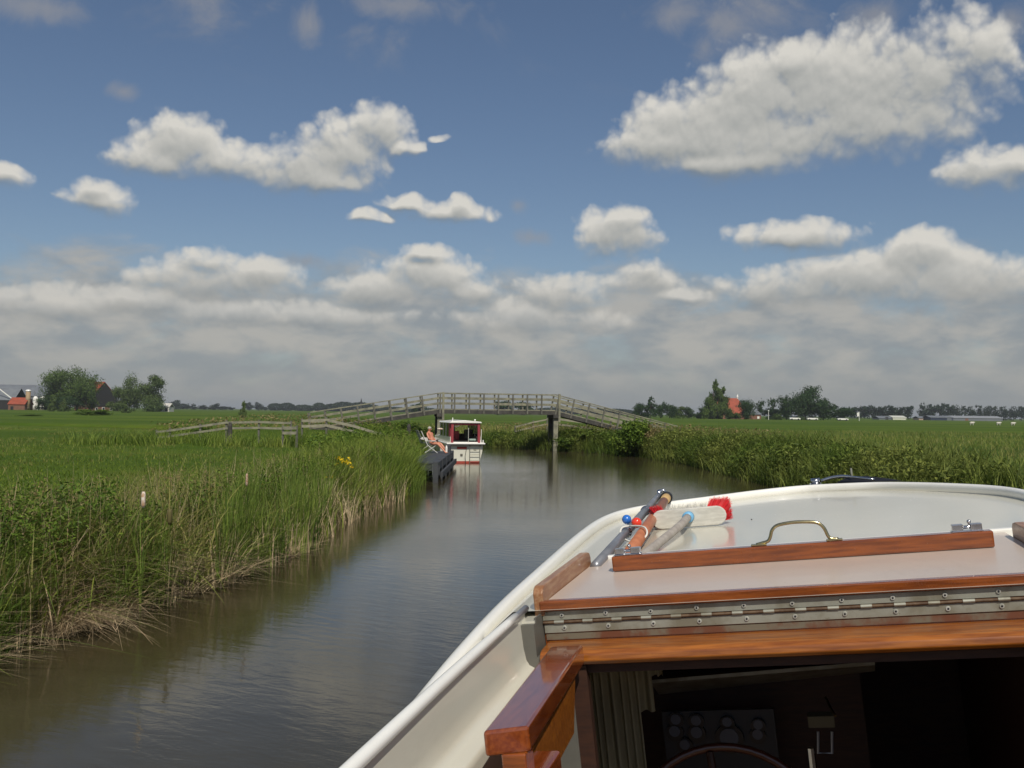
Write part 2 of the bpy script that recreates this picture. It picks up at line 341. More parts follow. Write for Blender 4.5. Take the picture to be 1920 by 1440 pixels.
def height(X, Y):
    d = sdist(X, Y) + .18*wob(X, Y, .5)
    fld = .52 + .06*wob(X, Y, 4.) + .10*wob(X, Y, 15.)*(np.hypot(X, Y) < 300)
    mound = .62*np.exp(-((X+11.5)/6.5)**2 - ((Y-55)/5.5)**2)
    mound2 = .25*np.exp(-((X-12)/6.)**2 - ((Y-58)/6.)**2)
    h = np.where(d > 0, .0 + (fld)*np.clip(d/1.0, 0, 1)**.6, np.clip(d*.9, -1.4, 0))
    return h + (mound+mound2)*np.clip(d/2, 0, 1)
def axis_lines(a, b, step, far):
    c = list(np.arange(a, b, step)); x = b; st = step
    while x < far: c.append(x); st *= 1.35; x += st
    c.append(far); x = a; st = step; pre = []
    while x > -far: st *= 1.35; x -= st; pre.append(max(x, -far))
    return np.array(pre[::-1] + c)
xs = axis_lines(-30, 30, .45, 9000); ys = axis_lines(2, 100, .6, 9000)
GX, GY = np.meshgrid(xs, ys); GZ = height(GX, GY); nx, ny = len(xs), len(ys)
i0 = (np.arange(ny-1)[:, None]*nx + np.arange(nx-1)[None, :]).ravel()
M_ground = bpy.data.materials.new('ground'); M_ground.use_nodes = True; b = NB(M_ground.node_tree); Pn = M_ground.node_tree.nodes['Principled BSDF']
geo = b.n('ShaderNodeNewGeometry'); pos = geo.outputs['Position']; sp = b.n('ShaderNodeSeparateXYZ'); b.put(sp.inputs[0], pos)
n_a = b.noise(b.v('MULTIPLY', pos, (.35, 1, 1)), .07, 6, .6).outputs['Fac']; n_b = b.noise(pos, .9, 8, .65).outputs['Fac']; n_c = b.noise(b.v('MULTIPLY', pos, (.25, 1.4, 1)), .022, 4, .5).outputs['Fac']
gc = b.mix(b.ss(n_a, .38, .62), (.052, .098, .008, 1), (.085, .128, .013, 1))
gc = b.mix(b.m('MULTIPLY', b.ss(n_b, .45, .75), .55), gc, (.13, .14, .025, 1))
gc = b.mix(b.m('MULTIPLY', b.ss(n_c, .47, .60), .75), gc, (.040, .080, .007, 1))
gc = b.mix(b.ss(sp.outputs[2], .36, .05), gc, (.035, .028, .015, 1))
b.put(Pn.inputs['Base Color'], gc); Pn.inputs['Roughness'].default_value = .95; Pn.inputs['Specular IOR Level'].default_value = .1
bn = b.n('ShaderNodeBump'); bn.inputs['Strength'].default_value = .9; bn.inputs['Distance'].default_value = .12; b.put(bn.inputs['Height'], b.noise(pos, 4, 8, .7).outputs['Fac']); b.put(Pn.inputs['Normal'], bn.outputs[0])
gr = np_mesh('ground', np.stack([GX.ravel(), GY.ravel(), GZ.ravel()], 1), np.stack([i0, i0+1, i0+nx+1, i0+nx], 1), M_ground, smooth=True)
tag(gr, kind='structure')
M_water = bpy.data.materials.new('canal_water'); M_water.use_nodes = True; b = NB(M_water.node_tree); Pn = M_water.node_tree.nodes['Principled BSDF']
geo = b.n('ShaderNodeNewGeometry'); pos = geo.outputs['Position']
wc = b.mix(b.ss(b.noise(pos, .5, 4).outputs['Fac'], .35, .65), (.044, .036, .016, 1), (.057, .048, .026, 1))
b.put(Pn.inputs['Base Color'], wc); Pn.inputs['Roughness'].default_value = .075; Pn.inputs['IOR'].default_value = 1.34; Pn.inputs['Specular IOR Level'].default_value = .5
rot = b.n('ShaderNodeVectorRotate'); b.put(rot.inputs['Vector'], pos); rot.inputs['Angle'].default_value = .5
h1 = b.noise(b.v('MULTIPLY', rot.outputs[0], (.8, 2.2, 1)), 3.2, 3, .5, .4).outputs['Fac']; h2 = b.noise(b.v('MULTIPLY', pos, (1, 2.5, 1)), 16, 3, .55).outputs['Fac']
patch = b.ss(b.noise(pos, .22, 3).outputs['Fac'], .4, .62, .35, 1.)
hh = b.m('ADD', b.m('MULTIPLY', h1, .5), b.m('MULTIPLY', b.m('MULTIPLY', h2, .16), patch))
bn = b.n('ShaderNodeBump'); bn.inputs['Strength'].default_value = .5; bn.inputs['Distance'].default_value = .012; b.put(bn.inputs['Height'], hh); b.put(Pn.inputs['Normal'], bn.outputs[0])
tag(MB().face([(-95, -35, 0), (30, -35, 0), (30, 115, 0), (-95, 115, 0)]).out('water', M_water), kind='structure')
# ------------------------------------------------------------------ bank vegetation (stuff)
def along(poly, s0y, s1y, n, dlo, dhi, side, rg=rng, pw=1.0, invy=False):
    """random points beside a bank line between two y values, dlo..dhi metres inland"""
    pl = np.array(poly, float)
    if pl[0, 1] > pl[-1, 1]: pl = pl[::-1]
    u = rg.uniform(0, 1, n); y = (1/(1/s0y+(1/s1y-1/s0y)*u)) if invy else s0y+(s1y-s0y)*u
    x = np.interp(y, pl[:, 1], pl[:, 0]); d = dlo+(dhi-dlo)*rg.uniform(0, 1, n)**pw
    X = x + side*d; Y = y + rg.uniform(-.2, .2, n); Z = np.maximum(height(X, Y), -.05)
    return np.stack([X, Y, Z], 1)
LB = [p for p in LEFT if p[1] <= 61]; RB = [p for p in RIGHT if p[0] > -12]
def clumped(P, rg, freq=.9, keep=.5):
    w = wob(P[:, 0]*2.1+5, P[:, 1]*2.1, freq); return P[w > np.quantile(w, 1-keep)]
U = lambda a, b, n: rng.uniform(a, b, n)
# reeds and cattail leaves standing at the water's edge, left bank
P = clumped(along(LB, 7.5, 31, 19000, -.3, .8, -1, invy=True), rng, .8, .42); n = len(P)
v1 = blades(P, U(.30, .88, n)*(1+.4*wob(P[:,0]*3, P[:,1]*3, 1.5)), U(.009, .019, n), U(-.05, .35, n), U(0, .6, n))
P = clumped(along(LB, 12, 19, 4200, -.35, .5, -1), rng, .5, .35); n = len(P)
v2 = blades(P, U(.75, 1.3, n), U(.012, .022, n), U(-.05, .16, n), U(0, .25, n))
tag(np_mesh('reeds', *join([v1, v2])[:2], M_reed, tint=join([v1, v2])[2]), kind='stuff')
def low(P, h): return h*np.clip(1.15-.36*sdist(P[:, 0], P[:, 1]), .16, 1)
def stuff(name, parts, M): V, F_, T = join(parts); return tag(np_mesh(name, V, F_, M, tint=T), kind='stuff')
# sedge and lush bank grass
P = along(LB, 7, 31, 30000, .0, 2.6, -1, invy=True); n = len(P)
v1 = blades(P, low(P, U(.28, .74, n)), U(.006, .013, n), U(.1, .5, n), U(.2, .9, n))
P = along(LB, 20, 31, 9000, -.15, 1.6, -1); n = len(P)
v2 = blades(P, U(.6, 1.15, n), U(.010, .02, n), U(.0, .3, n), U(.1, .7, n))
P = along(LB, 31, 60, 16000, -.1, 3.5, -1); n = len(P)
v3 = blades(P, U(.4, .95, n), U(.012, .03, n), U(.1, .4, n), U(.1, .7, n), 3)
stuff('bank_sedge', [v1, v2, v3], M_sedge)
P = along(LB, 7, 24, 9000, -.1, 1.8, -1, invy=True); n = len(P)
stuff('pale_bank_grass', [blades(P, U(.45, 1.05, n), U(.005, .010, n), U(.1, .5, n), U(.1, .7, n))], M_grass)
P = along(LB, 7, 26, 2600, -.15, 1.2, -1, invy=True); n = len(P)
stuff('withered_stems', [blades(P, U(.4, 1.1, n), U(.004, .008, n), U(-.1, .5, n), U(-.1, .4, n), 3)], M_straw)
P = clumped(along(LB, 7, 30, 5200, -.2, 1.5, -1, invy=True), rng, .7, .5); n = len(P)
P0_ = clumped(along(LB, 7.6, 19, 1500, -.3, .5, -1, invy=True), rng, .45, .4); n0 = len(P0_)
stuff('broad_reed_leaves', [blades(P0_, U(.6, 1.25, n0), U(.020, .032, n0), U(-.05, .3, n0), U(.0, .7, n0), 6)], M_grass)
stuff('arching_sedge', [blades(P, low(P, U(.45, 1.0, n)), U(.014, .026, n), U(.15, .6, n), U(.6, 1.6, n), 6)], M_sedge)
P = clumped(along(LB, 8, 24, 1500, -.1, 1.0, -1, invy=True), rng, .5, .4); rp = P + np.array([0, 0, 1.])*U(.05, .5, len(P))[:, None]
M_rust = leafmat('rusty_leaves', (.20, .09, .03), (.26, .15, .05), tint=.7)
stuff('rusty_undergrowth', [leaves((rp[:, None, :]+rng.normal(size=(len(rp), 7, 3))*.05).reshape(-1, 3), .045)], M_rust)
# leafy herbs, leaves up invisible stems, denser near the camera
def herbs(P, H, k, size, spread=.07, rg=rng):
    n = len(P); t = rg.uniform(.12, 1, (n, k)); a = rg.uniform(0, 6.28, (n, k)); r = spread*rg.uniform(.3, 1.3, (n, k))
    Q = P[:, None, :] + np.stack([np.cos(a)*r, np.sin(a)*r, t*H[:, None]], 2)
    nr = np.stack([np.cos(a)*.6, np.sin(a)*.6, np.full_like(a, .8)], 2).reshape(-1, 3)
    return leaves(Q.reshape(-1, 3), size, rg, nr, .38, .45)
P = along(LB, 6.5, 12.5, 1900, .1, 1.9, -1, invy=True); w = wob(P[:, 0]*2, P[:, 1]*2, 1.3); h1 = herbs(P, low(P, .50+.32*(w > 0)+U(-.2, .25, len(P))), 40, .058, .08)
P = clumped(along(LB, 11, 31, 3800, .3, 1.9, -1), rng, 1.2, .6); h2 = herbs(P, low(P, U(.4, .95, len(P))), 26, .055)
P = clumped(along(LB, 31, 60, 2500, .2, 4, -1), rng, 1.5, .5); h3 = herbs(P, U(.4, .9, len(P)), 14, .12, .12)
stuff('leafy_bank_plants', [h1, h2, h3], M_leaf)
# tall flowering grasses behind the bank and short meadow grass
P = along(LB, 7.5, 60, 16000, 1.2, 5.5, -1, invy=True, pw=1.3); n = len(P); v1 = blades(P, low(P, U(.3, .66, n)), U(.004, .009, n), U(.05, .35, n), U(.1, .6, n))
P2 = along(LB, 7.5, 60, 560, .3, 3.0, -1, invy=True); n2 = len(P2); H2 = low(P2, U(.75, 1.15, n2)); th = U(0, 6.28, n2)
v2 = blades(P2, H2, U(.004, .006, n2), np.full(n2, .12), np.full(n2, .12), 3, dirs=th)
n = 9000; X = U(-45, -6, n); Y = U(14, 75, n); Pm = np.stack([X, Y, height(X, Y)], 1)[sdist(X, Y) > 2.5]; Pm = clumped(Pm, rng, 3., .55); n = len(Pm)
v3 = blades(np.repeat(Pm, 4, 0)+np.concatenate([rng.normal(size=(4*n, 2))*.07, np.zeros((4*n, 1))], 1), U(.08, .22, 4*n), U(.008, .016, 4*n), U(.1, .6, 4*n), U(.1, .6, 4*n), 2)
stuff('bank_tall_grass', [v1, v2, v3], M_grass)
n = 60000; u = U(0, 1, n); Y = 1/(1/11+(1/75-1/11)*u); X = -3.5-Y*.02 - U(0, 1, n)**.8*Y*.62; k = sdist(X, Y) > 1.6; X, Y = X[k], Y[k]; n = len(X)
Pm = np.stack([X, Y, height(X, Y)-.01], 1)
n2_ = 9000; Xw = U(-20, -5.5, n2_); Yw = U(43.5, 50.5, n2_); kw = (sdist(Xw, Yw) > .8) & (wob(Xw, Yw, 1.2) > -.12); Xw, Yw = Xw[kw], Yw[kw]
stuff('fence_weeds', [blades(np.stack([Xw, Yw, height(Xw, Yw)-.02], 1), U(.35, .95, len(Xw)), U(.012, .03, len(Xw)), U(.1, .5, len(Xw)), U(.1, .6, len(Xw)), 2)], M_sedge)
stuff('meadow_grass', [blades(Pm, U(.04, .13, n), U(.006, .02, n), U(.1, .7, n), U(.1, .6, n), 2)], M_mead)
top = P2 + np.stack([np.cos(th)*.2*H2, np.sin(th)*.2*H2, H2*.9], 1)
k = 16; Q = (top[:, None, :] + rng.normal(size=(n2, k, 3))*np.array([.018, .018, .06])).reshape(-1, 3)
# reed plumes rising above the near bank
n3 = 0
P = along(LB, 24, 60, 1300, .8, 5, -1); Q2 = P + np.array([0, 0, 1.])*low(P, U(.4, .75, len(P)))[:, None]
X = U(-19, -6.5, 2600); Y = U(52, 62, 2600); Q3 = np.stack([X, Y, height(X, Y)+U(.3, .85, 2600)], 1)
stuff('grass_seed_heads', [leaves(Q, .03, nrm=np.tile([0, -1., .2], (len(Q), 1)), asp=.4), leaves(Q2, .05), leaves(Q3, .16, asp=.3)], M_tan)
# dead straw along the waterline
P = clumped(along(LB, 7.6, 20.5, 11000, -.32, .55, -1, invy=True), rng, .7, .5); n = len(P)
v1 = blades(P, U(.2, .65, n), U(.006, .015, n), U(.3, 1.5, n), U(.2, .8, n), 3)
P = clumped(along(LB, 8, 27, 3600, -.38, .3, -1, invy=True), rng, .5, .4); n = len(P)
v2 = blades(P, U(.35, .85, n), U(.010, .018, n), U(-.1, .4, n), U(-.1, .3, n), 3)
stuff('dead_straw', [v1, v2], M_straw)
# right bank: one dense strip of reed and willow herb
P = along(RB, 22, 66, 30000, -.25, 3.2, 1); n = len(P)
v1 = blades(P, U(.35, 1.05, n)*(1+.8*wob(P[:,0], P[:,1], 1.3)), U(.014, .03, n), U(.0, .4, n), U(.1, .8, n), 3)
P = along(RB, 22, 44, 9000, .0, 3.5, 1); n = len(P); v2 = blades(P, U(.55, 1.2, n)*(1+.8*wob(P[:,0]+9, P[:,1], 1.1)), U(.018, .035, n), U(.0, .35, n), U(.1, .8, n), 3)
stuff('right_bank_reeds', [v1, v2], M_rb)
P = clumped(along(RB, 22, 66, 9000, -.1, 3.0, 1), rng, 1.1, .62); w = wob(P[:, 0], P[:, 1], 1.1); hh_ = herbs(P, .48+.42*np.sign(w)*np.abs(w)**.6+U(-.2, .3, len(P)), 16, .13, .16)
stuff('right_bank_herbs', [hh_], M_rb)
n = 22000; Y = U(24, 110, n); X = 9.5+U(0, 1, n)*Y*.6; k = sdist(X, Y) > 2.; X, Y = X[k], Y[k]; n = len(X); g1 = blades(np.stack([X, Y, height(X, Y)-.02], 1), U(.2, .5, n), U(.012, .03, n), U(.1, .5, n), U(.1, .6, n), 2)
n = 9000; X = U(-14, 14, n); Y = U(62, 100, n); k = sdist(X, Y) > .2; X, Y = X[k], Y[k]; n = len(X); g2 = blades(np.stack([X, Y, height(X, Y)-.02], 1), U(.4, .95, n), U(.02, .045, n), U(.1, .5, n), U(.1, .6, n), 2)
stuff('far_bank_grass', [g1, g2], M_grass)
P = along(RB, 46, 68, 2600, 1., 6, 1); Q = P + np.array([0, 0, 1.])*U(.6, 1.0, len(P))[:, None]
stuff('far_bank_seed_heads', [leaves(Q, .14, asp=.3)], M_tan)
# ------------------------------------------------------------------ single plants of the near bank
def cattail(px, ptop, Y, M, w, lab):
    x = gx(px, Y); z = float(at(px, ptop, Y)[2]); e = empty('cattail', (x, Y, 0), label=lab, cat='cattail')
    MB().tube([(0, 0, -.05), (.02, 0, z*.5), (0, .01, z-.05)], .004, 6).out('stem', M_reed, e)
    h = MB().tube([(0, .01, z-.17), (0, .01, z-.14), (.0, .01, z-.03), (0, .01, z)], [w*.5, w, w, w*.6], 10).out('seed_head', M, e, smooth=True)
    P = np.zeros((5, 3)); V, F_, T = blades(P, U(z*.7, z*1.0, 5), U(.014, .02, 5), U(0, .15, 5), U(0, .2, 5)); np_mesh('leaf_blades', V, F_, M_reed, e, T)
M_fluff = mat('white_fluff', (.72, .66, .58), .95, (.45, .28, .16), 25)
cattail(272, 922, 10.6, M_fluff, .023, 'cattail with a fluffy near-white seed head over the straw bank, leftmost of three')
cattail(322, 955, 11.2, M_tan, .026, 'cattail with a ragged tan seed head, middle of the three near the straw')
cattail(465, 888, 13.4, M_brown, .017, 'cattail with a slim brown seed head, standing tallest in the reeds')
def iris(px, py, Y, k, lab):
    x = gx(px, Y); z0 = float(height(np.array([x]), np.array([Y]))[0]); zt = float(at(px, py, Y)[2])-z0
    e = empty('yellow_iris', (x, Y, z0), label=lab, cat='flowering plant'); n = 110
    P = rng.normal(size=(n, 3))*np.array([.16, .2, 0]); V, F_, T = blades(P, U(zt*.6, zt*.98, n), U(.02, .034, n), U(0, .25, n), U(0, .4, n)); np_mesh('leaf_blades', V, F_, M_sedge, e, T)
    for i in range(k):
        c = np.array([rng.normal()*.16, rng.normal()*.12, zt*rng.uniform(.82, 1.05)]); V, F_, T = leaves(c+rng.normal(size=(9, 3))*.022, .06, asp=.7); np_mesh('flower', V, F_, M_yel, e, T)
iris(648, 862, 21.5, 9, 'clump of yellow iris with the thickest cluster of blossoms')
iris(618, 888, 20.3, 4, 'smaller iris clump with a few yellow flowers lower on the bank')
def tussock(px, Y, w, h, lab):
    x = gx(px, Y); n = 900; P = np.stack([rng.normal(size=n)*w*.28, rng.normal(size=n)*w*.2, np.zeros(n)], 1)
    V, F_, T = blades(P, U(h*.5, h*1.1, n), U(.004, .008, n), U(.3, 1.1, n), U(.8, 2.2, n), 5)
    o = np_mesh('dead_grass_tussock', V, F_, M_straw, tint=T); o.location = (x, Y, .03); tag(o, lab, 'grass tussock')
tussock(118, 9.9, .85, .36, 'brown tussock of dead matted grass overhanging the near water edge')
def stick(name, pts, r, M, lab, cat='twig'):
    tag(MB().tube(pts, r, 6).out(name, M, smooth=True), lab, cat)
def wp(px, py, z):             # point on a horizontal plane
    d = ray(px, py); return CAM + d*((z-2.2)/d[2])
for pts, lab in (([(0, 1118, .22), (95, 1100, .2), (178, 1104, .12), (225, 1122, .03)], 'long bent pale stem arching out of the dead tussock to the water'),
                 ([(0, 1148, .06), (80, 1118, .12), (150, 1108, .1)], 'straight grey stem leaning on the tussock from the left frame edge'),
                 ([(0, 1170, .04), (45, 1162, .06), (100, 1172, .015)], 'short pale twig lying over the water below the tussock'),
                 ([(5, 1180, .03), (40, 1190, .02), (86, 1205, .01)], 'lowest pale twig afloat at the left frame edge'),
                 ([(180, 1145, .015), (223, 1124, .05)], 'short floating straw pointing right of the tussock'),
                 ([(484, 1052, .01), (530, 1030, .06)], 'thin dry stem slanting into the water below the tall cattail')):
    stick('twig', [wp(*p) for p in pts], .007, M_straw, lab)
c = wp(566, 1008, .06); o = MB().tube([c+np.array((-.1, -.1, -.05)), c, c+np.array((.08, .1, .02))], [.012, .035, .015], 8).out('floating_stick', M_fluff, smooth=True); tag(o, 'pale stub of wood poking from the water by the bank', 'stick')
# ------------------------------------------------------------------ trees
def crown_blobs(kind, rg):
    B_ = []
    if kind == 'round': 
        for i in range(11): a = rg.uniform(0, 6.28); r = rg.uniform(0, .30); B_.append((r*math.cos(a), r*math.sin(a), rg.uniform(.26, .76), rg.uniform(.16, .26)))
        B_ += [(0, 0, .5, .33), (.12, .1, .22, .24), (-.14, -.05, .2, .22)]
    elif kind == 'cone':
        for i in range(14): t = i/13; r = .26*(1-t)+.02; a = rg.uniform(0, 6.28); B_.append((r*math.cos(a), r*math.sin(a), .12+.8*t, .24*(1-.66*t)))
    elif kind == 'wide':
        for i in range(13): a = rg.uniform(0, 6.28); r = rg.uniform(.05, .36); B_.append((r*math.cos(a), r*math.sin(a), rg.uniform(.14, .72)*(1-.35*r), rg.uniform(.16, .24)))
    elif kind == 'column':
        for i in range(9): B_.append((rg.uniform(-.16, .16), rg.uniform(-.16, .16), .16+.72*i/8, rg.uniform(.18, .30)*(1.1-.4*i/8)))
    return B_
TC = {}
def crown_mesh(kind, var, nl, ls, M):
    nl = int(nl*1.8); key = (kind, var, nl, M.name)
    if key in TC: return TC[key]
    rg = np.random.default_rng(abs(hash_(key)) % 99999); B_ = crown_blobs(kind, rg); tot = sum(b_[3]**2 for b_ in B_); Ps = []; Ns = []
    for (x, y, z, r) in B_:
        n = int(nl*r*r/tot); nc = max(6, n//22); d = rg.normal(size=(nc, 3)); d /= np.linalg.norm(d, axis=1)[:, None]
        c = d*(r*rg.uniform(.55, 1.08, nc)[:, None]); i = rg.integers(0, nc, n); c *= rg.uniform(.45, 1.0, (nc, 1)); p = c[i] + rg.normal(size=(n, 3))*r*.17
        Ps.append(p+np.array([x, y, z])); q = p/np.linalg.norm(p, axis=1)[:, None]; Ns.append(q)
    P = np.concatenate(Ps); P[:, 2] = np.maximum(P[:, 2], .02)
    for i_ in (0, 1): lo_, hi_ = np.quantile(P[:, i_], (.012, .988)); P[:, i_] = (P[:, i_]-(lo_+hi_)/2)/(hi_-lo_)
    P[:, 2] = P[:, 2]/np.quantile(P[:, 2], .99)
    ls = ls*1.25; V, F_, T = leaves(P, ls, rg, np.concatenate(Ns), .6, .7)
    me_o = np_mesh('crown', V, F_, M, tint=T); TC[key] = me_o.data; bpy.data.objects.remove(me_o); return TC[key]
def hash_(k):
    s_ = 0
    for ch in str(k): s_ = (s_*131 + ord(ch)) % 1000003
    return s_
TM = {}
def trunk_mesh(var):
    if var in TM: return TM[var]
    rg = random.Random(var); mb = MB(); mb.tube([(0, 0, -.02), (rg.uniform(-.01, .01), 0, .2), (0, 0, .5), (.01, 0, .75)], [.035, .026, .018, .007], 8)
    for i in range(6): a = rg.uniform(0, 6.28); z = .2+.08*i; mb.tube([(0, 0, z), (.13*math.cos(a), .13*math.sin(a), z+.13), (.22*math.cos(a), .22*math.sin(a), z+.26)], [.015, .009, .004], 6)
    o = mb.out('trunk', M_bark, smooth=True); TM[var] = o.data; bpy.data.objects.remove(o); return TM[var]
def tree(name, x0, x1, top, Y, kind, lab, cat='tree', group=None, M=None, nl=2600, ls=.05, trunk=True, zb=.4, low=0.):
    M = M or M_tree; xc = (x0+x1)/2; w = (x1-x0)*Y/FPX; z = float(at(xc, top, Y)[2])-zb
    e = empty(name, (gx(xc, Y), Y, zb), label=lab, cat=cat, group=group); e.rotation_euler = (0, 0, random.uniform(0, 6.28)) if kind != 'x' else (0, 0, 0)
    me = crown_mesh(kind, random.randint(0, 2), nl, ls, M); o = bpy.data.objects.new('crown', me); COL.objects.link(o); o.parent = e; fx = 1.0
    o.scale = (w/fx, w/fx, z/1.0)
    if trunk:
        t = bpy.data.objects.new('trunk', trunk_mesh(random.randint(0, 3))); COL.objects.link(t); t.parent = e; t.scale = (w*.9, w*.9, z)
    return e
FY = 420
tree('broadleaf_tree', 78, 132, 696, FY+4, 'round', 'big broad tree beside the grey barn, left half of the farm grove', nl=6000, ls=.034)
tree('broadleaf_tree', 112, 176, 694, FY, 'round', 'big leafy tree covering part of the red farmhouse roof', nl=6500, ls=.034)
tree('broadleaf_tree', 140, 182, 712, FY-6, 'wide', 'lower yellow-green tree right in front of the red roof', nl=3500, ls=.045)
tree('willow_tree', 204, 238, 728, FY-10, 'wide', 'low rounded willow just right of the black gable', M=M_willow, nl=4000, ls=.045)
tree('willow_tree', 222, 262, 708, FY-2, 'round', 'tall round willow right of the farmhouse, taller of the left pair', M=M_willow, nl=4800, ls=.04)
tree('willow_tree', 256, 304, 707, FY-8, 'column', 'tall upright willow, last of the farm trees before the white house', M=M_willow, nl=5500, ls=.042)
tree('hedge_shrub', 70, 100, 748, FY-14, 'wide', 'dark low shrub at the foot of the farm grove by the barn', cat='shrub', M=M_treed, nl=1800, ls=.07, trunk=False)
tree('hedge_shrub', 100, 150, 745, FY-13, 'wide', 'wide dark shrub in shade under the two big farm trees', cat='shrub', M=M_treed, nl=2200, ls=.06, trunk=False)
for a, b_, t, Y, l in ((90, 104, 748, 330, 'small cone-shaped sapling in front of the dark shrubs, leftmost of the pair'), (110, 126, 749, 330, 'small cone-shaped sapling in front of the dark shrubs, rightmost of the pair'), (228, 244, 754, 300, 'small pointed sapling in front of the tall round willow'), (449, 461, 754, 190, 'lone thin sapling standing in the far left meadow')):
    tree('sapling', a, b_, t, Y, 'column', l, cat='sapling', M=M_willow, nl=1200, ls=.09)
for a, b_, t, Y, l in ((148, 204, 768, 200, 'dark low bush lying flat in the left meadow, larger one'), (36, 76, 777, 170, 'small low bush in the left meadow nearer the frame edge'), (322, 400, 797, 56, 'low weedy mound just below the near rail fence')):
    tree('low_bush', a, b_, t, Y, 'wide', l, cat='bush', M=M_leaf, nl=2400, ls=.06, trunk=False)
ORD = ['first', 'second', 'third', 'fourth', 'fifth', 'sixth', 'seventh', 'eighth', 'ninth', 'tenth']
FG = 'far dark trees left of the bridge'
for k_, (a, b_, t) in enumerate(((316, 341, 751), (334, 354, 757), (350, 370, 758), (372, 392, 760), (390, 413, 757), (407, 427, 762), (423, 438, 763), (459, 475, 755), (477, 493, 755), (491, 504, 763))):
    tree('distant_tree', a, b_, t, 1150+15*(k_ % 3), 'round' if k_ % 2 else 'wide', (ORD[k_]+' dark far tree counted rightward from the small white house') if a < 445 else (ORD[k_-7]+' dark far tree counted rightward from the lone sapling'), cat='tree', group=FG+(' near house' if a < 445 else ' near sapling'), M=M_far, nl=700, ls=.10)
parts = []; rg = np.random.default_rng(3)
for (a, b_, t) in ((502, 530, 756), (524, 552, 755), (548, 590, 759), (586, 610, 755), (606, 640, 757), (622, 665, 753), (650, 700, 754), (690, 712, 759), (700, 770, 763), (760, 830, 765), (1000, 1100, 764), (1090, 1190, 766)):
    Y = 1250; w = (b_-a)*Y/FPX; z = float(at((a+b_)/2, t, Y)[2]); n = int(60*(b_-a)); P = rg.normal(size=(n, 3)); P /= np.linalg.norm(P, axis=1)[:, None]; P = P*rg.uniform(.7, 1, (n, 1))*np.array([w*.54, 10, z*.5])+np.array([gx((a+b_)/2, Y), Y, z*.5])
    parts.append(leaves(P, 1.6, rg, asp=.7))
stuff('distant_wood', parts, M_far)
for a, b_, t, l in ((928, 962, 753, 'hazy round tree seen through the bridge railing, left one'), (964, 1002, 755, 'hazy round tree seen through the bridge railing, right one'), (770, 800, 757, 'dark distant tree seen through the left ramp railing')):
    tree('distant_tree', a, b_, t, 600, 'round', l, M=M_treed, nl=1500, ls=.07)
# right side farm
for a, b_, t, kd, l in ((1184, 1209, 757, 'round', 'leftmost round tree of the row above the right bridge ramp'), (1205, 1234, 746, 'cone', 'tallest pointed tree in the row above the right bridge ramp'), (1230, 1248, 755, 'round', 'small dark tree right after the tallest of the row by the ramp'),
        (1243, 1268, 759, 'round', 'round dark tree in the middle of the row by the ramp'), (1262, 1284, 763, 'column', 'pale green slim tree in the row by the ramp'), (1280, 1304, 764, 'round', 'last round tree of the row by the ramp, before the gap'),
        (1300, 1318, 774, 'wide', 'low dark shrub filling the gap before the tall pointed tree'), (1310, 1336, 758, 'round', 'dark round tree hugging the left foot of the tall pointed tree')):
    tree('row_tree', a, b_, t, FY-6, kd, l, M=M_treed if kd != 'column' else M_tree, nl=2200, ls=.055, trunk=a not in (1300,))
tree('poplar_tree', 1320, 1354, 716, FY-12, 'cone', 'tall pointed poplar left of the red farmhouse, highest tree on the right', M=M_tree, nl=5200, ls=.05)
tree('poplar_tree', 1340, 1368, 728, FY-10, 'cone', 'second peak of the poplar pair touching the red farmhouse roof', M=M_tree, nl=3600, ls=.055)
tree('broadleaf_tree', 1384, 1415, 751, FY-14, 'round', 'dark round tree right in front of the red farmhouse roof end', M=M_treed, nl=3200, ls=.05)
tree('hedge_shrub', 1360, 1388, 768, FY-15, 'wide', 'low green shrub under the front edge of the red roof', cat='shrub', M=M_tree, nl=1500, ls=.07, trunk=False)
tree('slender_tree', 1414, 1434, 752, FY+20, 'wide', 'thin see-through tree behind the small gabled house', M=M_treed, nl=500, ls=.08)
tree('slender_tree', 1439, 1462, 748, FY+15, 'wide', 'thin scraggly tree between the small house and the dark grove', M=M_treed, nl=330, ls=.08)
tree('broadleaf_tree', 1424, 1466, 767, FY+8, 'wide', 'low dark tree behind the white pole', M=M_treed, nl=2200, ls=.06)
tree('broadleaf_tree', 1459, 1490, 744, FY, 'round', 'dark tree forming the left shoulder of the big right grove', M=M_treed, nl=3200, ls=.05)
tree('broadleaf_tree', 1486, 1536, 727, FY, 'round', 'big dark feathery tree, the highest of the right grove', M=M_treed, nl=5200, ls=.045)
tree('broadleaf_tree', 1526, 1562, 749, FY, 'round', 'dark tree forming the right shoulder of the big right grove', M=M_treed, nl=3200, ls=.05)
tree('broadleaf_tree', 1558, 1600, 762, FY+4, 'wide', 'low dark tree at the far right end of the grove beside the flag', M=M_treed, nl=2600, ls=.06)
tree('hedge_shrub', 1448, 1466, 776, FY-20, 'wide', 'small round light green shrub beside the white pole', cat='shrub', M=M_tree, nl=900, ls=.09, trunk=False)
for i in range(8):
    a = 1592+i*14.5; tree('distant_tree', a, a+19, 764-(i % 3)*1.2, 760, 'round', ORD[i]+' tree from the left in the even far row behind the flagpole', group='even row of trees behind the flagpole', M=M_far, nl=700, ls=.09)
for i in range(4):
    a = 1722+i*16; tree('distant_tree', a, a+21, 758+(i % 2)*1.5, 900, 'round', ORD[i]+' tree from the left in the dense clump above the blue shed', group='dense far clump above the blue shed', M=M_far, nl=800, ls=.09)
for i in range(6):
    a = 1785+i*15; tree('distant_tree', a, a+17, 761+(i*7 % 3), 880, 'column' if i % 2 else 'round', ORD[i]+' tree from the left in the loose row above the greenhouse', group='loose far row above the greenhouse', M=M_far, nl=600, ls=.09)
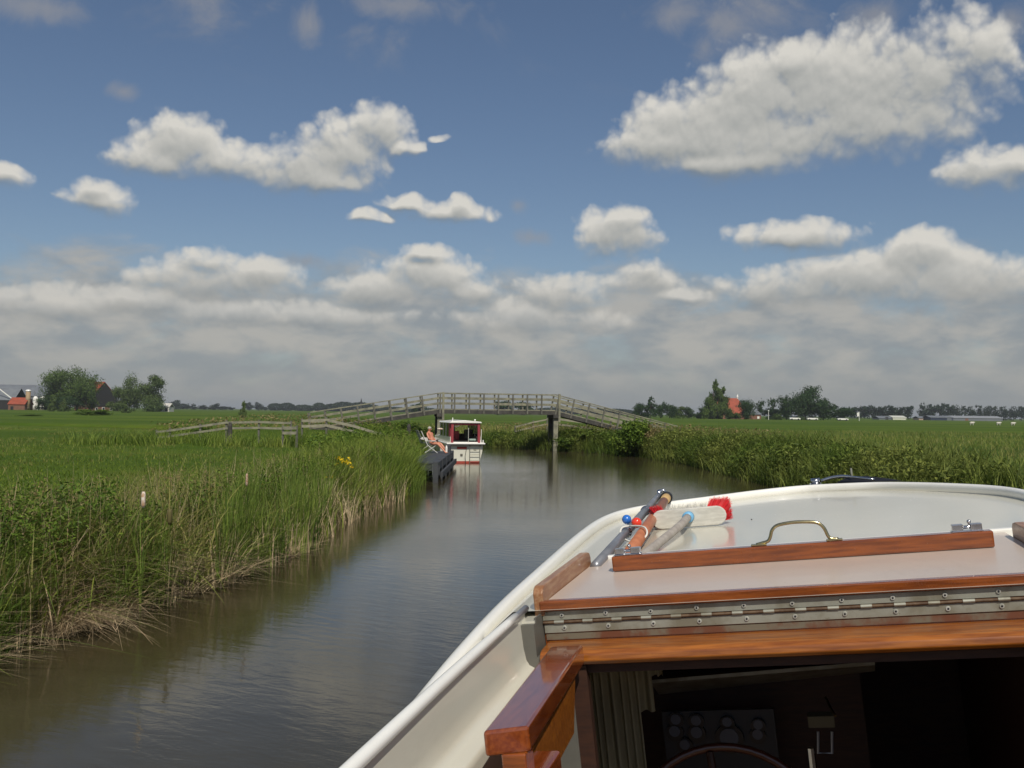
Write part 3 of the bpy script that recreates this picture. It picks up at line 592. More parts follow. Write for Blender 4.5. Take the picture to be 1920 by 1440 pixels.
for i in range(4):
    a = 1876+i*15; tree('distant_tree', a, a+19, 763+(i % 2), 860, 'round', ORD[i]+' tree from the left in the far clump at the right frame edge', group='far clump at the right edge', M=M_far, nl=600, ls=.09)
# shrubs on the banks at the bridge
tree('willow_bush', 1150, 1228, 792, 51.5, 'wide', 'dark bushy willow at the water under the right bridge ramp', cat='bush', M=M_leaf, nl=5200, ls=.055, trunk=False, zb=0)
tree('dry_seed_bush', 1205, 1252, 800, 51, 'wide', 'tan withered bush with pale seed heads beside the dark willow bush', cat='bush', M=M_tan, nl=1200, ls=.06, trunk=False, zb=.2)
tree('willow_bush', 1050, 1120, 805, 57.2, 'wide', 'lower green bush on the bank just right of the bridge pier', cat='bush', M=M_rb, nl=3000, ls=.07, trunk=False, zb=0)
tree('willow_bush', 700, 800, 792, 60, 'wide', 'low green bush behind the dock under the left bridge ramp', cat='bush', M=M_leaf, nl=3000, ls=.05, trunk=False, zb=.3)
# ------------------------------------------------------------------ farm buildings
def A(px, py, Y): return at(px, py, Y)
def house(name, lab, cat, px0, px1, Y, py_eave, py_ridge, depth, Mw, Mr, yaw=0., zb=.4, hip=0., ov=.3, gable_M=None, extras=True):
    x0, x1 = gx(px0, Y), gx(px1, Y); L_ = (x1-x0)/max(math.cos(yaw), .3); e = empty(name, ((x0+x1)/2, Y, zb), yaw, lab, cat)
    ze = float(A((px0+px1)/2, py_eave, Y)[2])-zb; zr = float(A((px0+px1)/2, py_ridge, Y)[2])-zb; h = L_/2; d = depth
    MB().b2((-h, 0, -.3), (h, d, ze)).out('wall', Mw, e)
    if gable_M and hip == 0:
        for s in (-1, 1): MB().prism([(s*h, 0.01, ze), (s*h, d-.01, ze), (s*h, d/2, zr-.1)], (0, 0, 0), (-s*.2, 0, 0)).out('gable', gable_M, e)
    hx = h-hip; mb = MB(); o_ = ov
    v = [(-h-o_, -o_, ze-.1), (h+o_, -o_, ze-.1), (h+o_, d+o_, ze-.1), (-h-o_, d+o_, ze-.1), (-hx-(o_ if hip == 0 else 0), d/2, zr), (hx+(o_ if hip == 0 else 0), d/2, zr)]
    for q in ((0, 1, 5, 4), (2, 3, 4, 5)): mb.prism([v[i] for i in q], (0, 0, 0), (0, 0, .22))
    if hip:
        for q in ((1, 2, 5), (3, 0, 4)): mb.prism([v[i] for i in q], (0, 0, 0), (0, 0, .22))
    mb.out('roof', Mr, e); return e, h, d, ze, zr
e, h, d, ze, zr = house('metal_barn', 'long grey metal barn with a shallow grey roof at the left frame edge', 'barn', -60, 82, 450, 742, 721, 22, M_roofg, M_roofg)
MB().b2((h-6, -.15, 0), (h-2, -.02, ze*.8)).out('door', M_blackw, e)
e, h, d, ze, zr = house('dark_barn', 'black boarded barn with a white verge cut by the left frame edge', 'barn', -40, 25, 425, 750, 728, 12, M_blackw, M_roofg, yaw=0)
MB().beam((h*.1, -.45, zr+.25), (h+.3, -.45, ze+.1), .3, .35).out('verge', M_white, e)
e, h, d, ze, zr = house('red_roofed_shed', 'small low shed with a bright red roof in front of the grey barn', 'shed', 15, 46, 415, 758, 746, 7, M_brick, M_tile)
MB().b2((-h+1, -.08, .2), (-h+2.2, .0, 1.6)).out('window', M_glassd, e)
x = gx(52, 418); z = float(A(52, 733, 418)[2]); e = empty('silo', (x, 418, .4), label='tan cylindrical silo with a white domed cap', cat='silo')
MB().tube([(0, 0, -.2), (0, 0, z-.4)], .95, 16).out('body', M_silo, e, smooth=True); MB().sphere((0, 0, z-.4), 1.15, (1, 1, .55)).out('cap', M_white, e, smooth=True)
for k_ in range(3): MB().tube([(0, 0, 1+1.8*k_), (0, 0, 1.15+1.8*k_)], .99, 16).out('band', M_steel, e)
for px, l in ((66, 'low white tank between the silo and the farm grove'), (79, 'taller white tank touching the left of the farm grove')):
    x = gx(px, 430); z = float(A(px, 743, 430)[2]); e = empty('white_tank', (x, 430, .4), label=l, cat='tank'); MB().tube([(0, 0, 0), (0, 0, z*.8), (0, 0, z-.4)], [1.1, 1.1, .5], 14).out('tank_body', M_white, e); MB().b2((-1.2, -1.2, 0), (1.2, -1.1, .8)).out('base_rail', M_steel, e)
# farmhouse: long tiled roof, black boarded gable with white trim
e, h, d, ze, zr = house('farmhouse', 'old farmhouse with a steep red roof and a black gable between the trees', 'house', 134, 176, FY+24, 744, 716, 13, M_brick, M_tile, yaw=rad(-32), ov=.25, gable_M=M_blackw)
MB().b2((h-.02, 0, 1.9), (h+.12, d, ze)).out('gable_boarding', M_blackw, e)
for y_ in (2., 5.5, 9.5): f_ = MB().b2((h+.01, y_, .3), (h+.16, y_+1.3, 1.7)).out('window', M_white, e); MB().b2((h+.15, y_+.15, .45), (h+.2, y_+1.15, 1.55)).out('pane', M_glassd, f_)
MB().b2((-h+3, d/2-.4, zr-.2), (-h+3.9, d/2+.4, zr+1.1)).out('chimney', M_brick, e)
e, h, d, ze, zr = house('white_house', 'small white house with a grey roof right of the last willow', 'house', 296, 317, FY, 763, 757, 6, M_wall, M_wall, ov=.2)
MB().b2((-h+.6, -.08, .5), (-h+1.7, 0, 1.5)).out('window', M_glassd, e); MB().b2((h-1.6, -.08, .4), (h-.6, 0, 1.6)).out('window', M_glassd, e)
e, h, d, ze, zr = house('red_farmhouse', 'farmhouse with a huge steep red roof and a white ridge ornament beside the poplars', 'house', 1340, 1402, FY+6, 775, 747, 13, M_brick, M_tile, hip=3.0)
MB().tube([(h-3, d/2, zr), (h-3, d/2, zr+.9), (h-2.9, d/2, zr+1.9)], [.3, .45, .08], 8).out('ridge_ornament', M_white, e); MB().b2((0, -.06, .4), (1.2, 0, 1.7)).out('window', M_glassd, e)
e, h, d, ze, zr = house('gabled_outhouse', 'small brick house with a grey sloping roof between the red farmhouse and the white pole', 'house', 1404, 1427, FY+2, 777, 768, 7, M_brick, M_roofg, hip=1.5)
MB().b2((h-1.6, -.07, .4), (h-.7, 0, 1.4)).out('window', M_white, e)
e, h, d, ze, zr = house('grey_shed', 'low pale grey shed with a shallow roof left of the cream shed', 'shed', 1648, 1672, 640, 784, 780.5, 12, M_roofg, M_roofg); MB().b2((0, -.1, 0), (2, 0, 2)).out('door', M_blackw, e)
e, h, d, ze, zr = house('cream_shed', 'bright cream shed with a dark left gable under the far tree row', 'shed', 1674, 1699, 640, 783, 780, 12, M_hullc, M_hullc); MB().b2((-h-.15, .1, 0), (-h, d, ze)).out('dark_gable', M_glassd, e)
e, h, d, ze, zr = house('pinkish_shed', 'small pinkish shed left of the dark blue shed', 'shed', 1723, 1745, 660, 784, 781, 10, mat('pink_render', (.42, .30, .24), .8), M_roofg); MB().b2((-1, -.1, 0), (1, 0, 2)).out('door', M_blackw, e)
e, h, d, ze, zr = house('blue_shed', 'dark blue flat shed adjoining the long pale greenhouse', 'shed', 1745, 1787, 650, 783, 780, 14, mat('dark_blue_sheet', (.02, .03, .06), .5), M_roofg); MB().b2((h-4, -.1, 0), (h-1, 0, 2.4)).out('door', M_roofg, e)
e, h, d, ze, zr = house('greenhouse', 'long low pale grey greenhouse at the far right', 'greenhouse', 1787, 1880, 652, 784, 780.5, 16, mat('pale_glazing', (.16, .17, .19), .4), mat('pale_roof', (.26, .27, .28), .5)); MB().b2((-h+8, -.1, 0), (-h+10, 0, 2.)).out('door', M_brick, e)
for px, t, Y, fl, l in ((1441, 770, 400, 0, 'bare white pole standing beside the dark grove'), (1611, 772, 400, 1, 'white flagpole with a small white flag hanging')):
    z = float(A(px, t, Y)[2]); e = empty('flagpole' if fl else 'white_pole', (gx(px, Y), Y, .4), label=l, cat='pole'); MB().tube([(0, 0, -.2), (0, 0, z-.4)], [.12, .09], 8).out('pole', M_white, e)
    if fl: MB().prism([(0, 0, z-.6), (-.9, .1, z-.9), (-.8, .1, z-2.4), (-.05, 0, z-2.2)], (0, -.03, 0), (0, .03, 0)).out('flag', M_white, e)
    else: MB().sphere((0, 0, z-.4), .25).out('finial', M_white, e)
def car(px, py, Y, lab, M, rz=0):
    x = gx(px, Y); e = empty('parked_car', (x, Y, .55), rz, lab, 'car', 'cars parked by the right farm')
    MB().prism([(-2.1, -.85, .3), (2.1, -.85, .3), (2.15, -.85, .75), (1.3, -.85, .9), (-1.9, -.85, .95), (-2.1, -.85, .8)], (0, 0, 0), (0, 1.7, 0)).out('body', M, e, bevel=.08)
    MB().prism([(-1.7, -.72, .92), (1.0, -.72, .9), (.4, -.72, 1.4), (-1.2, -.72, 1.45)], (0, 0, 0), (0, 1.44, 0)).out('cabin', M_glassd, e)
    for wx in (-1.3, 1.3):
        for wy in (-.86, .7): MB().tube([(wx, wy, .32), (wx, wy+.16, .32)], .32, 12).out('wheel', M_black, e)
for px, l in ((1490, 'white car parked low in front of the big grove, left of two'), (1523, 'white car in front of the big grove, right of two'), (1580, 'white car parked near the flagpole')): car(px, 783, 395, l, M_white)
for px, py, Y, l in ((1822, 794, 230, 'white sheep grazing alone in front of the greenhouse'), (1872, 793, 235, 'small sheep near the right end of the greenhouse'), (1899, 793.5, 232, 'sheep nearest the right frame edge')):
    mb = MB(); mb.sphere((0, 0, .62), .34, (1.5, .9, .85)); mb.sphere((.58, 0, .72), .15, (1.3, .8, 1)); mb.sphere((.38, 0, .72), .2)
    for a in (-.3, .3):
        for b_ in (-.14, .14): mb.tube([(a, b_, .5), (a, b_, 0)], [.07, .045], 6)
    o = mb.out('sheep', mat('wool', (.55, .52, .45), .95), smooth=True); o.location = (gx(px, Y), Y, .5); tag(o, l, 'sheep', 'sheep in the right meadow')
# church spire above the far wood
e = empty('church_tower', (gx(677, 1200), 1200, .4), label='tiny church spire pointing above the far wood', cat='church'); MB().b2((-1.1, -1.1, 0), (1.1, 1.1, 11)).out('tower', M_blackw, e); MB().tube([(0, 0, 11), (0, 0, 16.5)], [1.3, .1], 4).out('spire', M_blackw, e)
# ------------------------------------------------------------------ footbridge
BY = 57.0; th = rad(9); ax_ = np.array([math.cos(th), math.sin(th), 0]); ac = np.array([-math.sin(th), math.cos(th), 0])
c0 = np.array([gx(934, BY), BY, 0]); HS = (gx(1041, BY)-gx(824, BY))/2/math.cos(th); ZD = 2.36; RH = .88; BW = 1.45
br = empty('footbridge', c0, th, 'weathered wooden footbridge rising in three straight spans over the canal', 'bridge')
LW, RW = 7.2, 7.3
def deckz(s):
    if s < -HS: return ZD - (-HS-s)*.165
    if s > HS: return ZD - (s-HS)*.238
    return ZD
nodes = [-HS-LW, -HS, HS, HS+RW]
for a, b_ in zip(nodes, nodes[1:]):
    MB().b2((0, 0, 0), (1, 1, 1)) if 0 else None
    za, zb_ = deckz(a), deckz(b_); a2, b2 = a+.012, b_-.012
    MB().beam((a2, BW/2, za-.03), (b2, BW/2, zb_-.03), BW-.1, .06).out('deck', M_timber, br)
    for s in (0.03, BW-.03): MB().beam((a2, s, za-.175), (b2, s, zb_-.175), .10, .22).out('girder', M_timberD, br)
for side, yy in ((0, -.06), (1, BW+.06)):
    for a, b_ in zip(nodes, nodes[1:]):
        za, zb_ = deckz(a), deckz(b_)
        MB().beam((a, yy, za+RH), (b_, yy, zb_+RH), .13, .055).out('handrail', M_timber, br)
        for hgt in (.30, .60): MB().beam((a, yy+(.045 if side == 0 else -.045), za+hgt), (b_, yy+(.045 if side == 0 else -.045), zb_+hgt), .03, .125).out('rail_board', M_timber, br)
        n = max(2, round((b_-a)/.89)); sl_ = (zb_-za)/(b_-a); tilt = sl_*.85
        for i in range(n+1):
            s = a + (b_-a)*(i+(.0 if side == 0 else .0))/n
            if i == n and b_ != nodes[-1]: continue
            if i == 0 and a != nodes[0]: s += .02
            z = deckz(s); MB().beam((s+tilt*.25, yy-(.03 if side == 0 else -.03), z-.26), (s-tilt*RH, yy-(.03 if side == 0 else -.03), z+RH-.03), .085, .085, (0, 1, 0)).out('post', M_timberP, br)
for s, nm in ((-HS, 0), (HS, 1)):
    MB().beam((s-.02, -.25, ZD-.36), (s-.02, BW+.25, ZD-.36), .3, .2).out('crossbeam', M_timberD, br)
    for yy in (.02, BW-.05): MB().b2((s-.13, yy-.13, -1.5), (s+.13, yy+.13, ZD-.46)).out('pile', M_timber if yy < .5 else M_timberD, br)
    for yy in (-.13,): MB().b2((s+.13, yy-.06, ZD-.7), (s+.25, yy+.06, ZD+RH+.05)).out('post', M_timber, br)
# ------------------------------------------------------------------ rail fences
def rail_fence(lab, pts, Y, dz=.27, h=.125, M=M_pale, group=None, posts=True, Ye=None):
    n = len(pts); Ys = [Y]*n if Ye is None else list(np.linspace(Y, Ye, n)); W3 = [at(px, py, Ys[i]) for i, (px, py) in enumerate(pts)]
    o0 = W3[0].copy(); e = empty('rail_fence', o0, label=lab, cat='fence', group=group)
    for a, b_ in zip(W3, W3[1:]):
        for k in range(2): MB().beam(a-o0-np.array([0, 0, dz*k+.06]), b_-o0-np.array([0, 0, dz*k+.06]), .04, h).out('rail_board', M, e)
    if posts:
        for a in W3: MB().b2(a-o0+np.array([-.045, .03, -1.15]), a-o0+np.array([.045, .11, .05])).out('post', M_timberP, e)
rail_fence('pale two-board fence sloping down the dyke to the dock', [(566, 787), (612, 785), (664, 797), (713, 812), (739, 819)], 49.)
rail_fence('grey two-board fence climbing the low mound, leftmost of the fences', [(293, 808), (318, 805), (375, 797), (424, 790), (485, 789), (545, 791)], 47, M=M_timber, h=.10)
rail_fence('short low piece of board fence sunk in the weeds', [(530, 800), (556, 800)], 44., dz=.22, M=M_timber)
rail_fence('pale fence seen under the right bridge ramp on the far bank', [(1046, 784), (1100, 791), (1158, 801)], 64, dz=.34)
rail_fence('thin pale handrail slanting down the far bank left of the pier', [(966, 799), (1000, 790), (1026, 785)], 65, dz=.30, h=.09, posts=True)
for px, pt, Y, l in ((767, 793, 52, 'dark wooden stake in the reeds behind the dock'), (432, 790, 46, 'short thick gate post at the crest of the near mound')):
    z = float(A(px, pt, Y)[2]); o = MB().tube([(0, 0, -.5), (0, 0, z-.7), (0, 0, z-.55)], [.11, .10, .06], 10).out('stake', M_timberD); o.location = (gx(px, Y), Y, .5); tag(o, l, 'post')
# ------------------------------------------------------------------ dock
DZ = .60
p0 = wp(821, 868, DZ); p1 = wp(850, 846, DZ); dv = p1-p0; DL = float(np.linalg.norm(dv[:2])); da = math.atan2(-dv[0], dv[1])
dk = empty('jetty', (p0[0], p0[1], 0), da, 'dark grey wooden jetty with square posts under the seated person', 'jetty')
DWd = .95
nb = 34
for i in range(nb):
    y0 = DL*i/nb; MB().b2((-DWd, y0+.006, DZ-.045), (0, y0+DL/nb-.006, DZ)).out('deck_board', M_dock, dk)
for x_ in (-.05, -DWd+.1): MB().b2((x_-.05, .02, DZ-.25), (x_+.05, DL-.02, DZ-.05)).out('bearer', M_dock, dk)
MB().b2((-DWd, -.05, DZ-.24), (-.16, -.0, DZ-.06)).out('end_board', M_dock, dk)
for y_ in np.linspace(0, DL, 5):
    MB().b2((-.14, y_-.14, -1.), (.02, y_+.02, DZ+.035)).out('post', M_dock, dk, bevel=.01)
    MB().b2((-DWd-.03, y_-.12, -1.), (-DWd+.11, y_+.02, DZ-.05)).out('post', M_dock, dk)
MB().beam((.10, .3, .22), (.10, DL, .22), .08, .17).out('fender_rail', M_dock, dk)
MB().beam((.02, .3, .2), (.02, 0.3, .5), .05, .05, (1, 0, 0)).out('bracket', M_dock, dk)
bx_ = MB(); bx_.b2((-.22, DL*.78, DZ), (.0, DL*.78+.3, DZ+.32)); o = bx_.out('mooring_box', M_dock, bevel=.015); o.location = (p0[0], p0[1], 0); o.rotation_euler = (0, 0, da); tag(o, 'small dark box standing on the jetty beside the white boat', 'box')
o = MB().tube([(0, 0, 0), (0, 0, .2), (.0, 0, .3)], [.04, .045, .02], 8).out('white_cup', M_white); q = wp(837, 850, DZ); o.location = (q[0], q[1], DZ); tag(o, 'white bottle standing on the jetty by the bare feet', 'bottle')
# chairs
def chair(px, py, rz, Mf, Ms, lab, back=True, tiltb=.35):
    q = wp(px, py, DZ); e = empty('folding_chair', (q[0], q[1], DZ), rz, lab, 'chair'); e.scale = (.78, .78, .74)
    MB().b2((-.25, -.25, .40), (.25, .25, .43)).out('seat', Ms, e)
    for k in range(7):
        t = k/6; MB().box((0-.25-.03-tiltb*t*.62, 0, .47+.60*t), (.02, .5, .07), Matrix.Rotation(-tiltb, 3, 'Y')).out('back_slat', Ms, e)
    for s in (-.26, .26):
        MB().tube([(.28, s, 0), (-.22, s, .42), (-.52, s, 1.12)], .014, 6).out('back_frame', Mf, e); MB().tube([(-.34, s, 0), (.26, s, .44)], .014, 6).out('leg', Mf, e); MB().tube([(-.30, s, .62), (.2, s, .62), (.22, s, .43)], .018, 6).out('armrest', Mf, e)
    return e
q_p = wp(809, 849, DZ)
c1 = chair(809, 849, rad(8), M_white, M_black, 'dark folding chair with white legs carrying the seated person')
c2 = chair(799, 844.5, rad(20), M_steel, mat('grey_webbing', (.17, .18, .20), .7), 'empty grey folding chair with striped back left of the seated person')
o = MB().box((0, 0, 0), (.42, .28, .09)).box((.02, .01, .08), (.36, .24, .07)).out('folded_towel', M_wall, bevel=.03); q = wp(795, 844.5, DZ); o.scale = (.7, .7, .7); o.location = (q[0]+.02, q[1]-.3, DZ+.46); o.rotation_euler = (0, .15, .3); tag(o, 'white towel folded over the arm of the empty chair', 'towel')
# person: reclined, bare chested, hands on a small dark book
def skin(name, verts, edges, radii, M, parent=None, sub=2, root=0):
    me = bpy.data.meshes.new(name); me.from_pydata([tuple(map(float, v)) for v in verts], edges, []); o = link(name, me, M, parent)
    o.modifiers.new('skin', 'SKIN'); bpy.context.view_layer.objects.active = o
    sv = me.skin_vertices[0].data
    for i, r in enumerate(radii): sv[i].radius = (r, r) if not isinstance(r, tuple) else r; sv[i].use_root = (i == root)
    ss_ = o.modifiers.new('sub', 'SUBSURF'); ss_.levels = ss_.render_levels = sub
    return o
V = [(0, 0, .50), (-.05, 0, .66), (-.12, 0, .86), (-.19, 0, 1.02), (-.19, 0, 1.10), (-.16, 0, 1.19), (-.14, 0, 1.29)]
Rr = [(.15, .17), (.14, .17), (.15, .18), (.10, .15), .055, (.085, .085), (.065, .07)]
Eg = [(0, 1), (1, 2), (2, 3), (3, 4), (4, 5), (5, 6)]
def chain(start, pts, rr):
    k = start
    for p, r in zip(pts, rr): V.append(p); Rr.append(r); Eg.append((k, len(V)-1)); k = len(V)-1
    return k
for s in (-1, 1):
    chain(0, [(.08, s*.10, .50), (.42, s*.13, .50), (.62, s*.12, .30), (.86, s*.11, .07), (.90, s*.11, .045), (1.0, s*.13, .09)], [.10, .072, .058, .038, .04, .022])
    w = chain(3, [(-.19, s*.19, .99), (-.06, s*.25, .76), (.14, s*.14, .64), (.20, s*.09, .64)], [.055, .044, .03, .028])
    hb = V[w]
    for j, (dx, dy, dz, ln) in enumerate(((.9, -.5, -.3, .07), (1, -.25, -.35, .085), (1, 0, -.4, .09), (1, .22, -.4, .085), (.9, .45, -.4, .07))):
        if j == 0: d_ = np.array([.3, -s*.9, .25])
        else: d_ = np.array([dx, s*(dy), dz])
        d_ = d_/np.linalg.norm(d_); a = np.array(hb)+np.array([.02 if j else 0., s*(j-2.5)*.017 if j else -s*.02, 0]); b_ = a+d_*ln*.55; c_ = b_+(d_+np.array([0, 0, -.6]))*ln*.4
        chain(w, [tuple(b_), tuple(c_)], [.010, .008])
pr = empty('person', (q_p[0]+.02, q_p[1], DZ-.02), rad(-24), 'bare-chested grey-haired person reclining in a folding chair on the jetty, reading', 'person')
pr.scale = (.74, .80, .76)
skin('body', V, Eg, Rr, M_skin, pr)
mb = MB(); mb.sphere((-.165, 0, 1.27), .098, (1.02, .95, .9)); mb.out('hair', M_hair, pr, smooth=True)
mb = MB(); mb.sphere((-.055, .0, 1.205), .018, (1.3, .8, 1)); mb.out('nose', M_skin, pr, smooth=True)
for s in (-1, 1): MB().sphere((-.075, s*.03, 1.235), .010).out('eye', M_black, pr)
for s in (-1, 1): MB().sphere((-.15, s*.092, 1.22), .022, (1, .4, 1.3)).out('ear', M_skin, pr)
MB().box((-.07, 0, 1.165), (.012, .045, .008)).out('mouth', M_maroon, pr)
skin('shorts', [(0, 0, .50), (-.03, 0, .60), (.1, .1, .5), (.25, .12, .505), (.1, -.1, .5), (.25, -.12, .505)], [(0, 1), (0, 2), (2, 3), (0, 4), (4, 5)], [(.155, .18), (.145, .175), .11, .095, .11, .095], M_short, pr)
bk = MB().box((0, .0, 0), (.15, .2, .012), Matrix.Rotation(rad(-30), 3, 'Y')).box((.0, .0, .014), (.135, .19, .012), Matrix.Rotation(rad(-30), 3, 'Y')).out('book', M_black); mw = Matrix.Translation((q_p[0]+.02, q_p[1], DZ-.02)) @ Matrix.Rotation(rad(-24), 4, 'Z') @ Matrix.Diagonal((.74, .8, .76, 1)); bk.matrix_world = mw @ Matrix.Translation((.27, 0, .655)); tag(bk, 'small dark book held on the lap of the reclining person', 'book')
# ------------------------------------------------------------------ white cabin boat moored at the jetty
CYb = 42.8; cb = empty('cabin_boat', (gx(873.5, CYb), CYb, 0), rad(13), 'small cream cabin boat with maroon canopy frame moored by its stern at the jetty', 'boat')
LB_ = 6.6
sec = []
for t in np.linspace(0, 1, 11):
    y = t*LB_; k = (1-max(0, (t-.45)/.55)**2.2); top = .76*k+.02; bot = .62*k**1.2+.01; zt = .80+.22*t*t
    sec.append([(-bot*.9, y, -.25), (-bot, y, .08), (-(bot+top)/2-.02*k, y, .42), (-top, y, zt), (top, y, zt), ((bot+top)/2+.02*k, y, .42), (bot, y, .08), (bot*.9, y, -.25)])
def loft(sec, closed=False, caps=(True, True)):
    mb = MB(); R_ = [[mb.bm.verts.new([float(q) for q in p]) for p in s_] for s_ in sec]; n = len(sec[0])
    for a, b_ in zip(R_, R_[1:]):
        for k in range(n if closed else n-1): mb.bm.faces.new((a[k], a[(k+1) % n], b_[(k+1) % n], b_[k]))
    if caps[0]: mb.bm.faces.new(R_[0])
    if caps[1]: mb.bm.faces.new(R_[-1])
    return mb
loft(sec, True).out('hull', M_hullc, cb)
loft([[(x_*1.012, y+(-.006 if i == 0 else 0), z) for (x_, y, z) in (s_[0], s_[1], s_[6], s_[7])] for i, s_ in enumerate(sec)], True).out('boot_stripe', M_boot, cb)
mb = MB(); mb.b2((-.84, -.16, .80), (.84, .4, .865)); mb.out('stern_deck', M_white, cb, bevel=.02)
for s in (-1, 1): MB().tube([(s*.80, .3, .83), (s*.80, 2.8, .86), (s*.66, 4.4, .92), (s*.3, 5.9, 1.0), (0, 6.6, 1.05)], .045, 8).out('rubbing_strake', M_white, cb)
MB().b2((-.76, .4, .79), (.76, 4.2, .84)).out('side_deck', M_white, cb)
MB().b2((-.84, -.17, .775), (.84, -.02, .798)).out('strake_shadow_batten', M_black, cb)  # black strip painted in as the shadow below the stern deck edge
CW, CZ0, CZ1 = .645, .865, 1.73
for s in (-1, 1):
    MB().b2((s*CW-.02, .05, CZ0-.03), (s*CW+.02, 2.9, 1.12)).out('cabin_side', M_hullc, cb)
    MB().beam((s*(CW-.06), .02, CZ0-.03), (s*(CW-.07), .06, CZ1-.02), .15, .10, (1, 0, 0)).out('canopy_post', M_maroon, cb)
    MB().b2((s*CW-.018, .12, 1.12), (s*CW+.018, .5, CZ1-.03)).out('canopy_side', M_maroon, cb)
    for y_ in (1.2, 2.0, 2.85): MB().b2((s*CW-.022, y_-.03, 1.12), (s*CW+.022, y_+.03, CZ1-.02)).out('window_pillar', M_hullc, cb)
    for a, b_ in ((.5, 1.17), (1.23, 1.97), (2.03, 2.82)): MB().b2((s*CW-.006, a, 1.12), (s*CW+.006, b_, CZ1-.04)).out('side_window', M_glassd, cb)
MB().b2((-CW, .0, CZ1-.11), (CW, .05, CZ1-.02)).out('canopy_header', M_maroon, cb)
mb = MB(); mb.prism([(-.70, 0, CZ1-.02), (-.66, 0, CZ1+.04), (0, 0, CZ1+.10), (.66, 0, CZ1+.04), (.70, 0, CZ1-.02)], (0, -.08, 0), (0, 3.0, 0)); mb.out('roof', M_white, cb, bevel=.015)
MB().b2((-.60, 2.84, 1.10), (.60, 2.90, 1.2)).out('windscreen_sill', M_hullc, cb); MB().b2((-.03, 2.84, 1.2), (.03, 2.90, CZ1-.03)).out('windscreen_pillar', M_hullc, cb)
MB().prism([(-.62, 2.9, .84), (.62, 2.9, .84), (.62, 2.9, 1.14), (-.62, 2.9, 1.14)], (0, 0, 0), (0, 1.9, -.06)).out('fore_cabin', M_hullc, cb, bevel=.05)
MB().b2((-.6, 1.9, .5), (.6, 2.0, 1.2)).out('dashboard', M_timberD, cb); 
MB().b2((-.52, 1.0, .6), (-.1, 1.1, 1.35)).out('seat_back', M_maroon, cb, bevel=.03); MB().b2((.12, 1.0, .6), (.52, 1.12, 1.42)).out('seat_back', M_glassd, cb, bevel=.03)
MB().b2((-.58, .6, .4), (.58, 1.0, .95)).out('bench', M_timberD, cb)
pts = [(.02+.17*math.cos(t)-.47, .3, 1.66+.13*math.sin(t)) for t in np.linspace(0, 6.28, 21)]; o = MB().tube(pts, .03, 8).out('ring_buoy', M_white, cb); o.scale = (.8, 1, .8); o.location = (-.0, 0, .33)
MB().b2((.22, .25, .96), (.50, .5, 1.03)).out('folded_tray', mat('pale_green_tray', (.3, .4, .35), .5), cb)
MB().b2((-.6, -.02, .82), (.6, .04, .90)).out('coaming', M_white, cb)
MB().tube([(.12, -.04, .88), (.12, -.04, 1.45), (.13, 0, 1.5)], .010, 6).out('flag_staff', M_wall, cb)
MB().b2((-.36, -.035, .60), (.06, -.012, .70)).out('name_plate', M_boot, cb, bevel=.01)
MB().b2((-.22, -.026, .30), (-.12, -.012, .39)).out('outlet', M_timberD, cb); MB().b2((-.20, -.03, .32), (-.14, -.02, .37)).out('outlet_cover', M_steel, cb)
MB().b2((.37, -.02, .55), (.41, -.012, .60)).b2((.43, -.02, .55), (.47, -.012, .60)).out('registration_mark', M_timberD, cb)
for x_ in (.18, .62): MB().tube([(x_, -.02, .82), (x_, -.09, .74), (x_, -.10, .1), (x_, -.10, -.3)], .014, 6).out('ladder_rail', M_steel, cb)
for z_ in (.12, .36, .58): MB().tube([(.18, -.10, z_), (.62, -.10, z_)], .013, 6).out('ladder_rung', M_steel, cb)
MB().tube([(.05, -.02, .66), (-.02, -.08, .3), (.0, -.09, .0)], .012, 6).out('mooring_line', M_timberD, cb)
for x_ in (.66, .76): MB().tube([(x_, -.06, .865), (x_, -.06, .99)], .026, 8).out('bollard', M_white, cb)
MB().tube([(.70, .1, .87), (.71, .1, 1.45)], .014, 6).out('antenna', M_white, cb); MB().sphere((.5, .5, CZ1+.11), .04).out('roof_light', M_white, cb); MB().tube([(-.4, 1., CZ1+.06), (-.4, 1., CZ1+.2)], .02, 6).out('roof_horn', M_white, cb)
o = MB().tube([(-.86, .9, .74), (-.88, .9, .68), (-.88, .9, .34), (-.86, .9, .28)], [.03, .08, .08, .03], 10).out('fender', M_wall, cb, smooth=True)
e = empty('landing_net', (gx(818, 41.6), 41.6, DZ), label='pale long-handled scoop leaning from the jetty against the boat cabin', cat='landing net'); MB().tube([(-.28, 0, 0), (.02, .1, .62), (.12, .12, .82)], .014, 6).out('handle', M_pale, e); MB().sphere((.16, .13, .86), .085, (1.5, 1, .55)).out('scoop', M_fluff, e, smooth=True)
